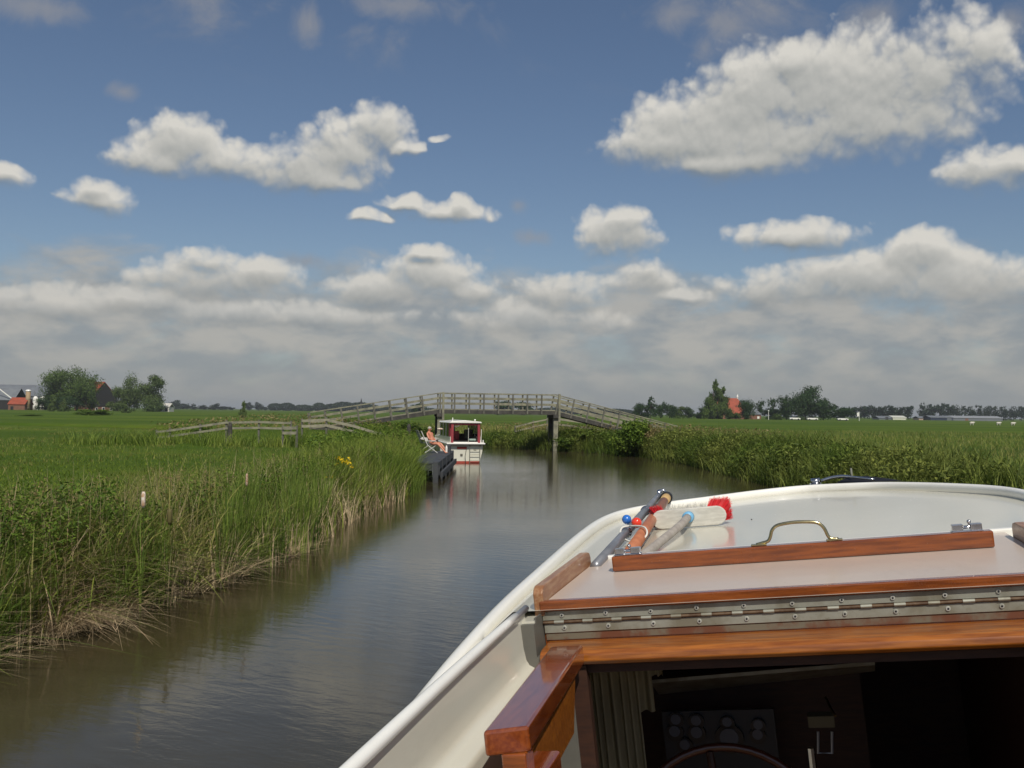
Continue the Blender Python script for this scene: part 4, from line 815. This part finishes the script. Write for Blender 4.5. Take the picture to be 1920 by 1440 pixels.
# ------------------------------------------------------------------ our own boat (heeled a little to port, as in the photograph)
Fb = ray(1484, 757); _Rh = np.cross(Fb, [0, 0, 1]); _Rh /= np.linalg.norm(_Rh); _Uh = np.cross(_Rh, Fb)
HE = rad(6.8); Rb = math.cos(HE)*_Rh + math.sin(HE)*_Uh; Ub = np.cross(Rb, Fb)
OFF = np.array([-.02, 2.0, -2.0])
def fm(o):
    m = Matrix.Identity(4)
    for i, v in enumerate((Rb, Fb, Ub)):
        for j in range(3): m[j][i] = float(v[j])
    m.translation = Vector((CAM + Rb*o[0] + Fb*o[1] + Ub*o[2]).tolist()); return m
boat = bpy.data.objects.new('motor_boat', None); COL.objects.link(boat); boat.matrix_world = fm(OFF)
tag(boat, 'cream steel motor boat with varnished hatch in the foreground, seen from its cockpit', 'boat')
def bp(px, py, x=None, y=None, z=None):      # measure: eye-relative boat coordinates of a pixel on a plane
    d = ray(px, py); v = np.array([d@Rb, d@Fb, d@Ub])
    t = x/v[0] if x is not None else (y/v[1] if y is not None else z/v[2]); return v*t
def bo(mb, name, M, parent=None, **k):
    bmesh.ops.translate(mb.bm, verts=mb.bm.verts[:], vec=Vector((-OFF).tolist())); return mb.out(name, M, boat if parent is None else parent, **k)
def item(mb, name, M, o, lab=None, cat=None, **k):   # loose thing with its own origin o
    bmesh.ops.translate(mb.bm, verts=mb.bm.verts[:], vec=Vector([-float(q) for q in o])); ob = mb.out(name, M, **k); ob.matrix_world = fm(o); return tag(ob, lab, cat)
def root(name, o, lab, cat):
    e = bpy.data.objects.new(name, None); COL.objects.link(e); e.matrix_world = fm(o); return tag(e, lab, cat)
def sub(mb, name, M, e, o, **k):
    bmesh.ops.translate(mb.bm, verts=mb.bm.verts[:], vec=Vector([-float(q) for q in o])); return mb.out(name, M, e, **k)
def smoothpath(pts, n=8):
    P_ = [np.array(p, float) for p in pts]; P_ = [2*P_[0]-P_[1]] + P_ + [2*P_[-1]-P_[-2]]; o = []
    for i in range(1, len(P_)-2):
        for k in range(n):
            t = k/n; a, b_, c, d = P_[i-1:i+3]; o.append(.5*((2*b_)+(-a+c)*t+(2*a-5*b_+4*c-d)*t*t+(-a+3*b_-3*c+d)*t**3))
    o.append(P_[-2]); return o
rimL = [(-.93, -2.3, -.74), (-.99, -.6, -.73), (-1.00, 1.0, -.70), (-1.0, 2.0, -.672), (-1.02, 2.74, -.602), (-1.04, 3.26, -.567), (-1.055, 3.82, -.545), (-1.075, 4.73, -.514), (-1.07, 5.35, -.503), (-.99, 5.72, -.50), (-.80, 5.95, -.50), (-.56, 6.10, -.50), (-.28, 6.27, -.50)]
rim = rimL + [(0.0, 6.34, -.50), (.26, 6.24, -.50), (.50, 6.06, -.50), (.78, 5.64, -.50), (.97, 5.22, -.503), (1.03, 4.73, -.514), (1.02, 3.82, -.545), (1.0, 3.26, -.567), (.98, 2.74, -.602), (.96, 2., -.672), (.96, 1., -.70), (.95, -.6, -.73), (.89, -2.3, -.74)]
RP = smoothpath(rim, 6)
def sweep(path, prof, closed_prof=True, caps=True):
    mb = MB(); rings = []; n = len(path)
    for i, p in enumerate(path):
        d = path[min(i+1, n-1)]-path[max(i-1, 0)]; nrm = np.array([-d[1], d[0], 0]); nrm /= np.linalg.norm(nrm)   # outward (port side first)
        rings.append([mb.bm.verts.new([float(q) for q in (p + nrm*a + np.array([0, 0, z]))]) for a, z in prof])
    k_ = len(prof)
    for a, b_ in zip(rings, rings[1:]):
        for k in range(k_ if closed_prof else k_-1): mb.bm.faces.new((a[k], a[(k+1) % k_], b_[(k+1) % k_], b_[k]))
    if closed_prof and caps: mb.bm.faces.new(rings[0]); mb.bm.faces.new(rings[-1])
    return mb
bo(sweep(RP, [(-.045, -.055), (-.045, -.012), (-.038, -.003), (-.022, 0), (-.008, -.004), (0, -.014), (.004, -.035), (-.004, -.058)]), 'gunwale', M_white, smooth=True)
# outer shell
ctr = np.array([-.02, 1.5, 0])
rings = []
for fx, fz in ((1.0, -.05), (.995, -.35), (.97, -.8), (.90, -1.25), (.70, -1.8), (.35, -2.2)):
    rings.append([np.array([ctr[0]+(p[0]-ctr[0])*fx, ctr[1]+(p[1]-ctr[1])*(fx if p[1] > 4 else 1) if True else 0, p[2]+fz]) for p in RP])
mb = MB(); rv = [[mb.bm.verts.new([float(q) for q in p]) for p in r_] for r_ in rings]
for a, b_ in zip(rv, rv[1:]):
    for k in range(len(a)-1): mb.bm.faces.new((a[k], a[k+1], b_[k+1], b_[k]))
mb.bm.faces.new(rv[-1]); mb.bm.faces.new([r_[0] for r_ in rv]+[r_[-1] for r_ in rv][::-1])
bo(mb, 'hull', M_cream, smooth=True)
MB_ = sweep([p+np.array([0, 0, -.13]) for p in RP], [(-.01, .02), (.012, .02), (.016, 0), (.012, -.02), (-.01, -.02)]); bo(MB_, 'rubbing_strake', M_white, smooth=True)
# foredeck: from the gunwale edge, slightly cambered
mb = MB(); half = len(RP)//2; W_ = 14; rows = []
ip = [i for i in range(len(RP)) if RP[i][1] >= 2.86 and i <= half]
for i in ip:
    pl, pr_ = RP[i], RP[len(RP)-1-i]; row = []
    for k in range(W_+1):
        t = k/W_; p = pl*(1-t)+pr_*t; e_ = math.sin(math.pi*t); ze = (pl[2]*(1-t)+pr_[2]*t)-.047; zc = -.541
        z = ze + (zc-ze)*min(1, e_*7); xx = p[0] + (.02 if t == 0 else (-.02 if t == 1 else 0)); row.append(mb.bm.verts.new((float(xx), float(p[1]-(.015 if p[1] > 5.8 else 0)), float(z))))
    rows.append(row)
for a, b_ in zip(rows, rows[1:]):
    for k in range(W_): mb.bm.faces.new((a[k], a[k+1], b_[k+1], b_[k]))
bo(mb, 'foredeck', M_cream, smooth=True)
# side decks + coamings + cockpit lining, both sides
for s in (-1, 1):
    cxm = -.02; mx = (lambda x: x) if s < 0 else (lambda x: 2*cxm - x)
    path = smoothpath([(-.838, 2.90, -.530), (-.836, 2.3, -.545), (-.83, 1.67, -.566), (-.825, .6, -.61), (-.81, -1.0, -.65), (-.78, -2.2, -.66)], 6)
    mb = MB(); A_ = []; 
    for p in path:
        y = p[1]; rr_ = min(RP[:half], key=lambda q: abs(q[1]-y)); ir = np.interp(y, [q[1] for q in RP[:half] if q[1] < 5], [q[0] for q in RP[:half] if q[1] < 5]); zr_ = np.interp(y, [q[1] for q in RP[:half] if q[1] < 5], [q[2] for q in RP[:half] if q[1] < 5])
        A_.append([mb.bm.verts.new((float(mx(x)), float(y), float(z))) for x, z in ((ir+.02, zr_-.03), (ir+.06, zr_-.022), (p[0]-.012, p[2]-.022))])
    for a, b_ in zip(A_, A_[1:]):
        for k in range(2): mb.bm.faces.new((a[k], a[k+1], b_[k+1], b_[k]))
    bo(mb, 'side_deck', M_cream, smooth=True)
    tp = [np.array([mx(p[0]), p[1], p[2]]) for p in path]
    bo(MB().tube([p for p in tp if p[1] < 2.84], [.0125+.0030*min(1, max(0, (2.84-p[1])/1.2)) for p in tp if p[1] < 2.84], 14), 'coaming_tube', M_white, smooth=True)
    bo(MB().tube([tp[0]+np.array([0, .02, 0]), tp[1], tp[2]+np.array([0, -.03, 0])], .010, 12), 'grab_rail_end', M_alu, smooth=True)
    prof = [(.0, -.01), (.003, -.10), (.008, -.135), (.016, -.150), (.030, -.158), (.056, -.163), (.063, -.168), (.066, -.18), (.075, -.7), (.08, -1.2)]
    mb = MB(); R2 = [[mb.bm.verts.new((float(mx(p[0]+a)), float(p[1]), float(p[2]+z))) for a, z in prof] for p in path]
    for a, b_ in zip(R2, R2[1:]):
        for k in range(len(prof)-1): mb.bm.faces.new((a[k], a[k+1], b_[k+1], b_[k]))
    bo(mb, 'cockpit_lining', M_cream, smooth=True)
    bo(MB().prism([(mx(-.852), 0, -.565), (mx(-.797), 0, -.565), (mx(-.797), 0, -.66), (mx(-.70), 0, -.66), (mx(-.70), 0, -1.75), (mx(-.852), 0, -1.75)], (0, 2.84, 0), (0, 2.87, 0)), 'bulkhead_panel', M_greyp)  # panel added to stand for the shadowed hollow under the side deck
    x0, x1 = sorted((mx(-.70), mx(-.655))); bo(MB().b2((x0, 2.845, -1.75), (x1, 2.88, -.69)), 'door_post', M_woodD)
    # varnished cap on the cockpit side, its corner post and the inner boards
    top = [bp(1028, 1216, z=-.62), bp(1085, 1218, z=-.62), bp(990, 1362, z=-.62), bp(905, 1372, z=-.62)]
    top[0][1] = top[1][1] = 2.80; q = [np.array([mx(p[0]), p[1], p[2]]) for p in top]
    cp = bo(MB().prism(q, (0, 0, 0), (0, 0, -.054)), 'coaming_cap', M_woodF, bevel=.007, seg=3)
    ya = float(top[3][1]); xa, xb = sorted((mx(-.672), mx(-.618)))
    bo(MB().b2((xa, ya+.012, -1.6), (xb, ya+.075, -.672)), 'corner_post', M_wood, bevel=.004)
    xa, xb = sorted((mx(-.642), mx(-.632))); mb = MB(); mb.prism([(mx(-.632), ya+.08, -.673), (mx(-.645), 2.66, -.673), (mx(-.645), 2.58, -.800), (mx(-.632), ya+.08, -.812)], (0, 0, 0), ((-.01 if s < 0 else .01), 0, 0)); bo(mb, 'cockpit_side_board', M_woodL)
    x0, x1 = sorted((mx(-.632), mx(-.572))); bo(MB().b2((x0, 1.35, -.745), (x1, 2.15, -.702)), 'step_cap', M_woodF, bevel=.007, seg=3)
    bo(MB().b2((x0+.012, 1.4, -1.7), (x1-.012, 2.13, -.746)), 'locker_front', M_wood)
bo(MB().b2((-.9, -2.25, -1.80), (.86, 2.86, -1.76)), 'cockpit_floor', mat('teak_grating', (.22, .13, .06), .7, (.16, .09, .04), 8))
bo(MB().b2((-.86, -2.27, -1.78), (.82, -2.22, -.66)), 'transom_lining', M_cream)
# cabin interior
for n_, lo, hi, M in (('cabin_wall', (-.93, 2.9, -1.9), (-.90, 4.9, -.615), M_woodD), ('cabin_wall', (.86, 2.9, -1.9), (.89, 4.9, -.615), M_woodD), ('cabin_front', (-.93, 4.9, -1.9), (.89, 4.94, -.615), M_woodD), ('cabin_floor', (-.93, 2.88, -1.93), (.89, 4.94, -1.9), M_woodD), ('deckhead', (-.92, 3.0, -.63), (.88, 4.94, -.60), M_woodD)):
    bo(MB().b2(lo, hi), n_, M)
def bbox(px0, py0, px1, py1, y, dy=.02):
    a = bp(px0, py0, y=y); b_ = bp(px1, py1, y=y); return MB().b2((a[0], y, b_[2]), (b_[0], y+dy, a[2]))
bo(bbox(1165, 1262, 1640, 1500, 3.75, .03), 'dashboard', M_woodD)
bo(MB().prism([bp(1220, 1275, y=3.5), bp(1640, 1240, y=3.5), bp(1640, 1252, y=3.7), bp(1235, 1296, y=3.7)], (0, 0, 0), (0, 0, -.012)), 'dash_shelf', M_steel)
gp = bo(bbox(1240, 1335, 1470, 1500, 3.55, .02), 'instrument_panel', mat('instrument_grey', (.028, .032, .038), .5))
M_gau = mat('gauge_face', (.085, .10, .13), .4)
for px, py, r in ((1268, 1350, .022), (1306, 1352, .022), (1364, 1355, .02), (1422, 1360, .02), (1266, 1372, .024), (1307, 1374, .025), (1368, 1384, .04), (1421, 1378, .022), (1285, 1397, .022)):
    c = bp(px, py, y=3.545); gz = bo(MB().tube([c+np.array((0, .02, 0)), c+np.array((0, -.012, 0))], r*1.25, 18), 'gauge_bezel', M_black, gp)
    # the face is a smaller, lighter bluish disc set slightly high
    ob = bo(MB().tube([c+np.array((0, -.0125, .006)), c+np.array((0, -.016, .006))], r*.8, 18), 'gauge_face', M_gau, gp)
wc = bp(1370, 1632, y=3.05); wr = .322
wh = bo(MB().tube([wc+np.array((wr*math.cos(t), .14*math.sin(t), wr*.985*math.sin(t))) for t in np.linspace(0, 2*math.pi, 49)], .013, 8, cap=False), 'steering_wheel', mat('dark_red_varnish', (.06, .015, .007), .3, coat=.4), smooth=True)
for k_ in range(6):
    t = k_*math.pi/3+math.pi/2+.12; bo(MB().tube([wc, wc+np.array((wr*.97*math.cos(t), .13*math.sin(t), wr*.95*math.sin(t)))], .012, 8), 'spoke', M_woodD, wh)
bo(MB().tube([wc+np.array((0, .03, 0)), wc+np.array((0, -.04, 0))], .05, 14), 'wheel_hub', M_woodD, wh)
lv = bo(bbox(1514, 1344, 1566, 1364, 3.2, .05), 'lever_bracket', mat('dull_yellow_plate', (.09, .075, .035), .6))
a = bp(1534, 1412, y=3.18); b_ = bp(1534, 1372, y=3.18); c = bp(1560, 1372, y=3.18); d_ = bp(1560, 1412, y=3.18)
bo(MB().tube([b_, a, d_, c], .0045, 8), 'chrome_loop', M_alu, lv); a = bp(1520, 1402, y=3.18); bo(MB().tube([a, bp(1524, 1438, y=3.18)], .012, 8), 'lever', M_chrome, lv)
bo(MB().tube([bp(1548, 1308, y=3.3), bp(1558, 1328, y=3.25), bp(1566, 1342, y=3.2)], .004, 6), 'stay', M_brass, lv)
bo(MB().b2((.55, 2.95, -1.9), (.90, 4.6, -.78)), 'galley_locker', M_woodD)
# curtain: pleated cloth along the port cabin side
for xa, xb, zt_, zb_, yy in ((-.80, -.592, -.70, -1.7, 3.32), (-.60, -.55, -.70, -.965, 3.34), (-.555, -.507, -.70, -.855, 3.36), (-.51, -.458, -.70, -.805, 3.37)):
    mb = MB(); n_ = max(8, int((xb-xa)/.004)); pr1 = []; pr2 = []
    for i in range(n_+1):
        x = xa+(xb-xa)*i/n_; y = yy-.016*math.sin(x*210+math.sin(x*60)); pr1.append(mb.bm.verts.new((x, y, zt_))); pr2.append(mb.bm.verts.new((x+.004*math.sin(x*90), y-.01, zb_)))
    for k_ in range(n_): mb.bm.faces.new((pr1[k_], pr1[k_+1], pr2[k_+1], pr2[k_]))
    bo(mb, 'curtain', M_curt, smooth=True)
# hatch: panel, edge boards, trim, hinge, beams
hx0, hx1 = -.785, .66
ht = bo(MB().b2((hx0, 2.97, -.545), (hx1, 3.80, -.520)), 'hatch', M_panel, bevel=.002)
bo(MB().b2((hx0+.0, 3.802, -.56), (hx1+.03, 3.835, -.508)), 'hatch_lip', M_white, ht, bevel=.006)
bo(MB().b2((hx0-.03, 3.86, -.55), (hx1+.03, 3.885, -.535)), 'deck_seam', M_white, ht)
for x0, x1 in ((-.818, -.787), (.662, .693)):
    mb = MB(); y0 = 2.94; prof = [(y0, -.560), (y0, -.492), (y0+.012, -.478), (y0+.03, -.472), (3.64, -.468), (3.675, -.474), (3.69, -.49), (3.69, -.545)]
    mb.prism([(x0, y, z) for y, z in prof], (0, 0, 0), (x1-x0, 0, 0)); bo(mb, 'edge_board', M_woodG, ht, bevel=.004)
bo(MB().b2((-.80, 2.935, -.547), (.675, 2.968, -.516)), 'hatch_trim', M_wood, ht, bevel=.004)
bo(MB().b2((-.795, 2.95, -.66), (.70, 3.0, -.549)), 'hinge_backing', M_wood, ht)
hg = bo(MB().b2((-.795, 2.944, -.5745), (.70, 2.950, -.549)), 'hinge', M_steel, ht)
def leaf2(): return MB().b2((-.793, 2.944, -.613), (.70, 2.950, -.587))
bo(leaf2(), 'hinge_leaf', M_steel, ht, bevel=.001)
bo(MB().tube([(-.795, 2.942, -.581), (.70, 2.942, -.581)], .0042, 8), 'hinge_pin', mat('rusty_pin', (.075, .04, .02), .7, (.14, .09, .05), 40, metal=.1), ht)
for k_ in range(17):
    x = -.76+.088*k_; bo(MB().tube([(x, 2.9415, -.5805), (x+.030, 2.9415, -.5805)], .0052, 8), 'hinge_knuckle', M_steel, ht)
def screw(x, z):
    mb = MB(); mb.tube([(x, 2.9445, z), (x, 2.9405, z)], [.0072, .0058], 14); o = bo(mb, 'screw', M_zinc, ht)
    bo(MB().tube([(x, 2.942, z), (x, 2.9399, z)], .0030, 8), 'screw_slot', M_black, ht)
for k_ in range(11): screw(-.735+.1345*k_, -.561+.0015*math.sin(k_*2.3)); screw(-.731+.1345*k_, -.599)
bo(MB().b2((-.79, 2.946, -.634), (.70, 2.952, -.6165)), 'hinge_edge_strip', mat('worn_strip', (.15, .13, .09), .55, (.13, .045, .02), 9, detail=6, lo=.4, hi=.6), ht)
mb = MB(); prof = [(2.952, -.638), (2.86, -.640), (2.838, -.644), (2.824, -.655), (2.821, -.672), (2.830, -.684), (2.95, -.690)]
mb.prism([(-.785, y, z) for y, z in prof], (0, 0, 0), (1.75, 0, 0)); bo(mb, 'companionway_beam', M_woodL, None, bevel=.003)
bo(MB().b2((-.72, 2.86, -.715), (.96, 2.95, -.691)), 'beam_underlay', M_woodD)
bm_ = bo(MB().b2((-.664, 3.455, -.519), (.566, 3.505, -.466)), 'lift_beam', M_wood, ht, bevel=.006, seg=3)
hp = [(-.168, 3.48, -.462), (-.150, 3.48, -.458), (-.128, 3.48, -.452), (-.118, 3.48, -.435), (-.112, 3.48, -.418), (-.095, 3.48, -.403), (-.06, 3.48, -.397), (-.02, 3.48, -.396), (.025, 3.48, -.400), (.045, 3.48, -.408), (.058, 3.48, -.425), (.066, 3.48, -.448), (.075, 3.48, -.458), (.098, 3.48, -.462)]
hd = root_ = bo(MB().tube(smoothpath(hp, 3), .0058, 10), 'brass_handle', M_brass, ht, smooth=True)
for x in (-.16, .085): bo(MB().b2((x-.026, 3.468, -.4655), (x+.026, 3.492, -.460)), 'handle_foot', M_brass, ht, bevel=.002)
for x0 in (-.655, .445):
    lt = bo(MB().b2((x0, 3.462, -.4655), (x0+.095, 3.498, -.4615)).b2((x0+.003, 3.468, -.4617), (x0+.036, 3.492, -.441)).b2((x0+.058, 3.466, -.4617), (x0+.092, 3.494, -.441)), 'barrel_bolt', M_chrome, ht, bevel=.003)
    bo(MB().tube([(x0+.005, 3.48, -.452), (x0+.09, 3.48, -.452)], .0055, 10).tube([(x0+.055, 3.48, -.452), (x0+.055, 3.472, -.437)], .003, 8).sphere((x0+.055, 3.471, -.434), .0068, sub=1), 'bolt_slide', M_chrome, ht, smooth=True)
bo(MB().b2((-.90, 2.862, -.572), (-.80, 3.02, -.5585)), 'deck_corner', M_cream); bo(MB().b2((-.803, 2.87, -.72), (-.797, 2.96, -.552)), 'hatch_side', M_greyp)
# bow roller and anchor
rl = bo(MB().b2((.05, 6.30, -.520), (.12, 6.44, -.500)), 'bow_roller', M_chrome, bevel=.005)
bo(MB().tube([(.06, 6.42, -.490), (.115, 6.42, -.490)], .019, 16), 'roller_wheel', M_chrome, rl, smooth=True)
bo(MB().tube(smoothpath([(.12, 6.40, -.488), (.19, 6.40, -.474), (.27, 6.36, -.472), (.42, 6.28, -.498)], 5), [.010]*11+[.007]*5, 10), 'anchor_shank', M_chrome, rl, smooth=True)
bo(MB().tube([(.30, 6.37, -.475), (.30, 6.37, -.425)], .006, 8), 'anchor_pin', M_steel, rl)
mb = MB(); mb.prism([(.20, 6.40, -.510), (.27, 6.42, -.482), (.38, 6.38, -.480), (.50, 6.29, -.500), (.56, 6.22, -.512)], (0, 0, 0), (.02, .06, -.01)); bo(mb, 'anchor_fluke', M_black, rl, bevel=.005)
# ------------------------------------------------------------------ loose gear on the foredeck
DK = -.541
o0 = np.array([-.76, 3.85, DK]); e = root('boat_hook', o0, 'grey telescopic metal boat hook lying over the port gunwale', 'boat hook')
a = np.array([-.758, 3.62, -.520]); b_ = np.array([-.822, 6.02, -.463])
f_ = lambda t: a+(b_-a)*t
sub(MB().tube([f_(0), f_(.45)], .0205, 16), 'lower_tube', M_alu, e, o0, smooth=True); sub(MB().tube([f_(.45), f_(.72)], .0205, 16), 'middle_tube', M_alu, e, o0, smooth=True); sub(MB().tube([f_(.70), f_(.985)], .0165, 16), 'upper_tube', M_alu, e, o0, smooth=True)
for t in (.36, .68): sub(MB().tube([f_(t), f_(t+.012)], .0255, 18), 'collar', M_chrome, e, o0, smooth=True)
tp_ = f_(.99); sub(MB().tube([tp_, tp_+np.array((.0, .02, .022)), tp_+np.array((.025, .03, .028)), tp_+np.array((.045, .02, .006))], [.016, .014, .01, .006], 10), 'hook_tip', M_chrome, e, o0, smooth=True)
o1 = np.array([-.72, 4.2, DK]); q0 = np.array([-.722, 4.15, DK+.012]); q1 = np.array([-.770, 5.75, -.500])
item(MB().tube([q0, q1], .0095, 12), 'thin_metal_rod', M_chrome, o1, 'thin bright metal rod lying between the boat hook and the orange pole', 'rod', smooth=True)
o2 = np.array([-.68, 3.7, DK]); e = root('wooden_pole', o2, 'thick orange-brown pole with a pale end and black band beside the boat hook', 'pole')
a2 = np.array([-.655, 3.60, DK+.0255]); b2_ = np.array([-.765, 5.90, -.470]); g_ = lambda t: a2+(b2_-a2)*t
sub(MB().tube([g_(0), g_(.9)], [.0255, .0245], 18), 'shaft', M_orange, e, o2, smooth=True); sub(MB().tube([g_(.9), g_(.975), g_(.995)], [.0255, .028, .02], 18), 'pale_end', M_gold, e, o2, smooth=True)
sub(MB().tube([g_(.975), g_(1.005)], [.036, .034], 20), 'black_band', M_black, e, o2, smooth=True)
# two float balls on a rope loop round hook and pole
cb_ = bp(1175, 974, y=4.50); cr = bp(1193.5, 980, y=4.47); o3 = (cb_+cr)/2; e = root('tie_with_balls', o3, 'white rope tie with one blue and one red ball looped round hook and pole', 'rope tie')
sub(MB().sphere(cb_, .0215), 'blue_ball', M_blueball, e, o3, smooth=True); sub(MB().sphere(cr, .0235), 'red_ball', M_redball, e, o3, smooth=True)
k0 = bp(1180, 986, y=4.46)
lp = [k0, bp(1166, 990, y=4.42), bp(1164, 1004, y=4.35), bp(1180, 1015, y=4.28), bp(1200, 1014, y=4.25), bp(1212, 1004, y=4.25), bp(1212, 993, y=4.3), bp(1203, 987, y=4.36), k0]
sub(MB().tube(smoothpath(lp, 5), .0042, 8), 'rope_loop', M_rope, e, o3, smooth=True)
# deck brush standing on its edge, bristles forward
bc = np.array([-.535, 4.86, DK+.0485]); e = root('deck_brush', (bc[0], bc[1], DK), 'white-backed deck brush with red and white bristles and a grey handle', 'brush'); ob_ = np.array([bc[0], bc[1], DK])
prof = []; hw, hh2 = .178, .045
for t in np.linspace(-math.pi/2, math.pi/2, 9): prof.append((hw-hh2+hh2*math.cos(t), hh2*math.sin(t)))
for t in np.linspace(math.pi/2, 3*math.pi/2, 9): prof.append((-hw+hh2+hh2*math.cos(t), hh2*math.sin(t)))
sk = np.array([0, .0, .0]); sub(MB().prism([(bc[0]+x, bc[1], bc[2]+z) for x, z in prof], (0, -.012, 0), (0, .016, 0)), 'brush_block', M_block, e, ob_, bevel=.004, seg=3)
fc = bc+np.array((.0, -.014, .004)); sub(MB().tube([fc+np.array((0, .004, 0)), fc+np.array((-.004, -.030, 0))], [.028, .025], 20), 'socket', M_blue, e, ob_, smooth=True)
sub(MB().tube(smoothpath([fc+np.array((-.002, -.02, 0)), fc+np.array((-.008, -.35, -.004)), np.array([-.600, 3.95, DK+.025]), np.array([-.625, 3.62, DK+.022])], 5), [.0185]*16, 16), 'handle', M_pole, e, ob_, smooth=True)
def bristles(xa, xb, n, tilt, ln, M, nm, zc=0.):
    x = rng.uniform(xa, xb, n); z = rng.uniform(-.028, .034, n); d = np.stack([tilt*(.5+.5*np.abs(x)/hw)+rng.normal(size=n)*.09, np.ones(n), zc+.35*z/.03+rng.normal(size=n)*.12], 1); d /= np.linalg.norm(d, axis=1)[:, None]
    P0 = np.stack([x, np.full(n, .005), z], 1)+np.array([0, 0, bc[2]-DK]); P1 = P0+d*(ln*rng.uniform(.8, 1.08, n))[:, None]; w = np.cross(d, rng.normal(size=(n, 3))); w = w/np.linalg.norm(w, axis=1)[:, None]*.0008
    P1[:, 2] = np.maximum(P1[:, 2], .003)
    V = np.stack([P0-w, P0+w, P1+w*.7, P1-w*.7], 1).reshape(-1, 3); return np_mesh(nm, V, np.arange(4*n).reshape(n, 4), M, e)
bristles(.085, .165, 3600, .60, .078, M_red, 'red_bristles', .40); bristles(-.165, -.115, 2400, -.55, .065, M_red, 'red_bristles', .15); bristles(-.115, .085, 1500, .05, .055, M_block, 'white_bristles', .3)
# small marks on deck
item(MB().sphere((-.25, 5.0, DK+.002), .004, (1, 1, .5), 1), 'dirt_speck', M_black, (-.25, 5.0, DK), 'tiny dark speck on the clean foredeck above the brass handle', 'speck')

# ------------------------------------------------------------------ summer haze
hz = MB().b2((-9300, -9300, -3.5), (9300, 9300, 30)).out('haze', None); hz.data.materials.clear()
HM = bpy.data.materials.new('haze'); HM.use_nodes = True; t_ = HM.node_tree; t_.nodes.clear()
pv = t_.nodes.new('ShaderNodeVolumePrincipled'); pv.inputs['Color'].default_value = (.86, .90, .95, 1); pv.inputs['Density'].default_value = .00017; pv.inputs['Anisotropy'].default_value = .2
mo = t_.nodes.new('ShaderNodeOutputMaterial'); t_.links.new(pv.outputs[0], mo.inputs['Volume']); hz.data.materials.append(HM); tag(hz, kind='stuff')
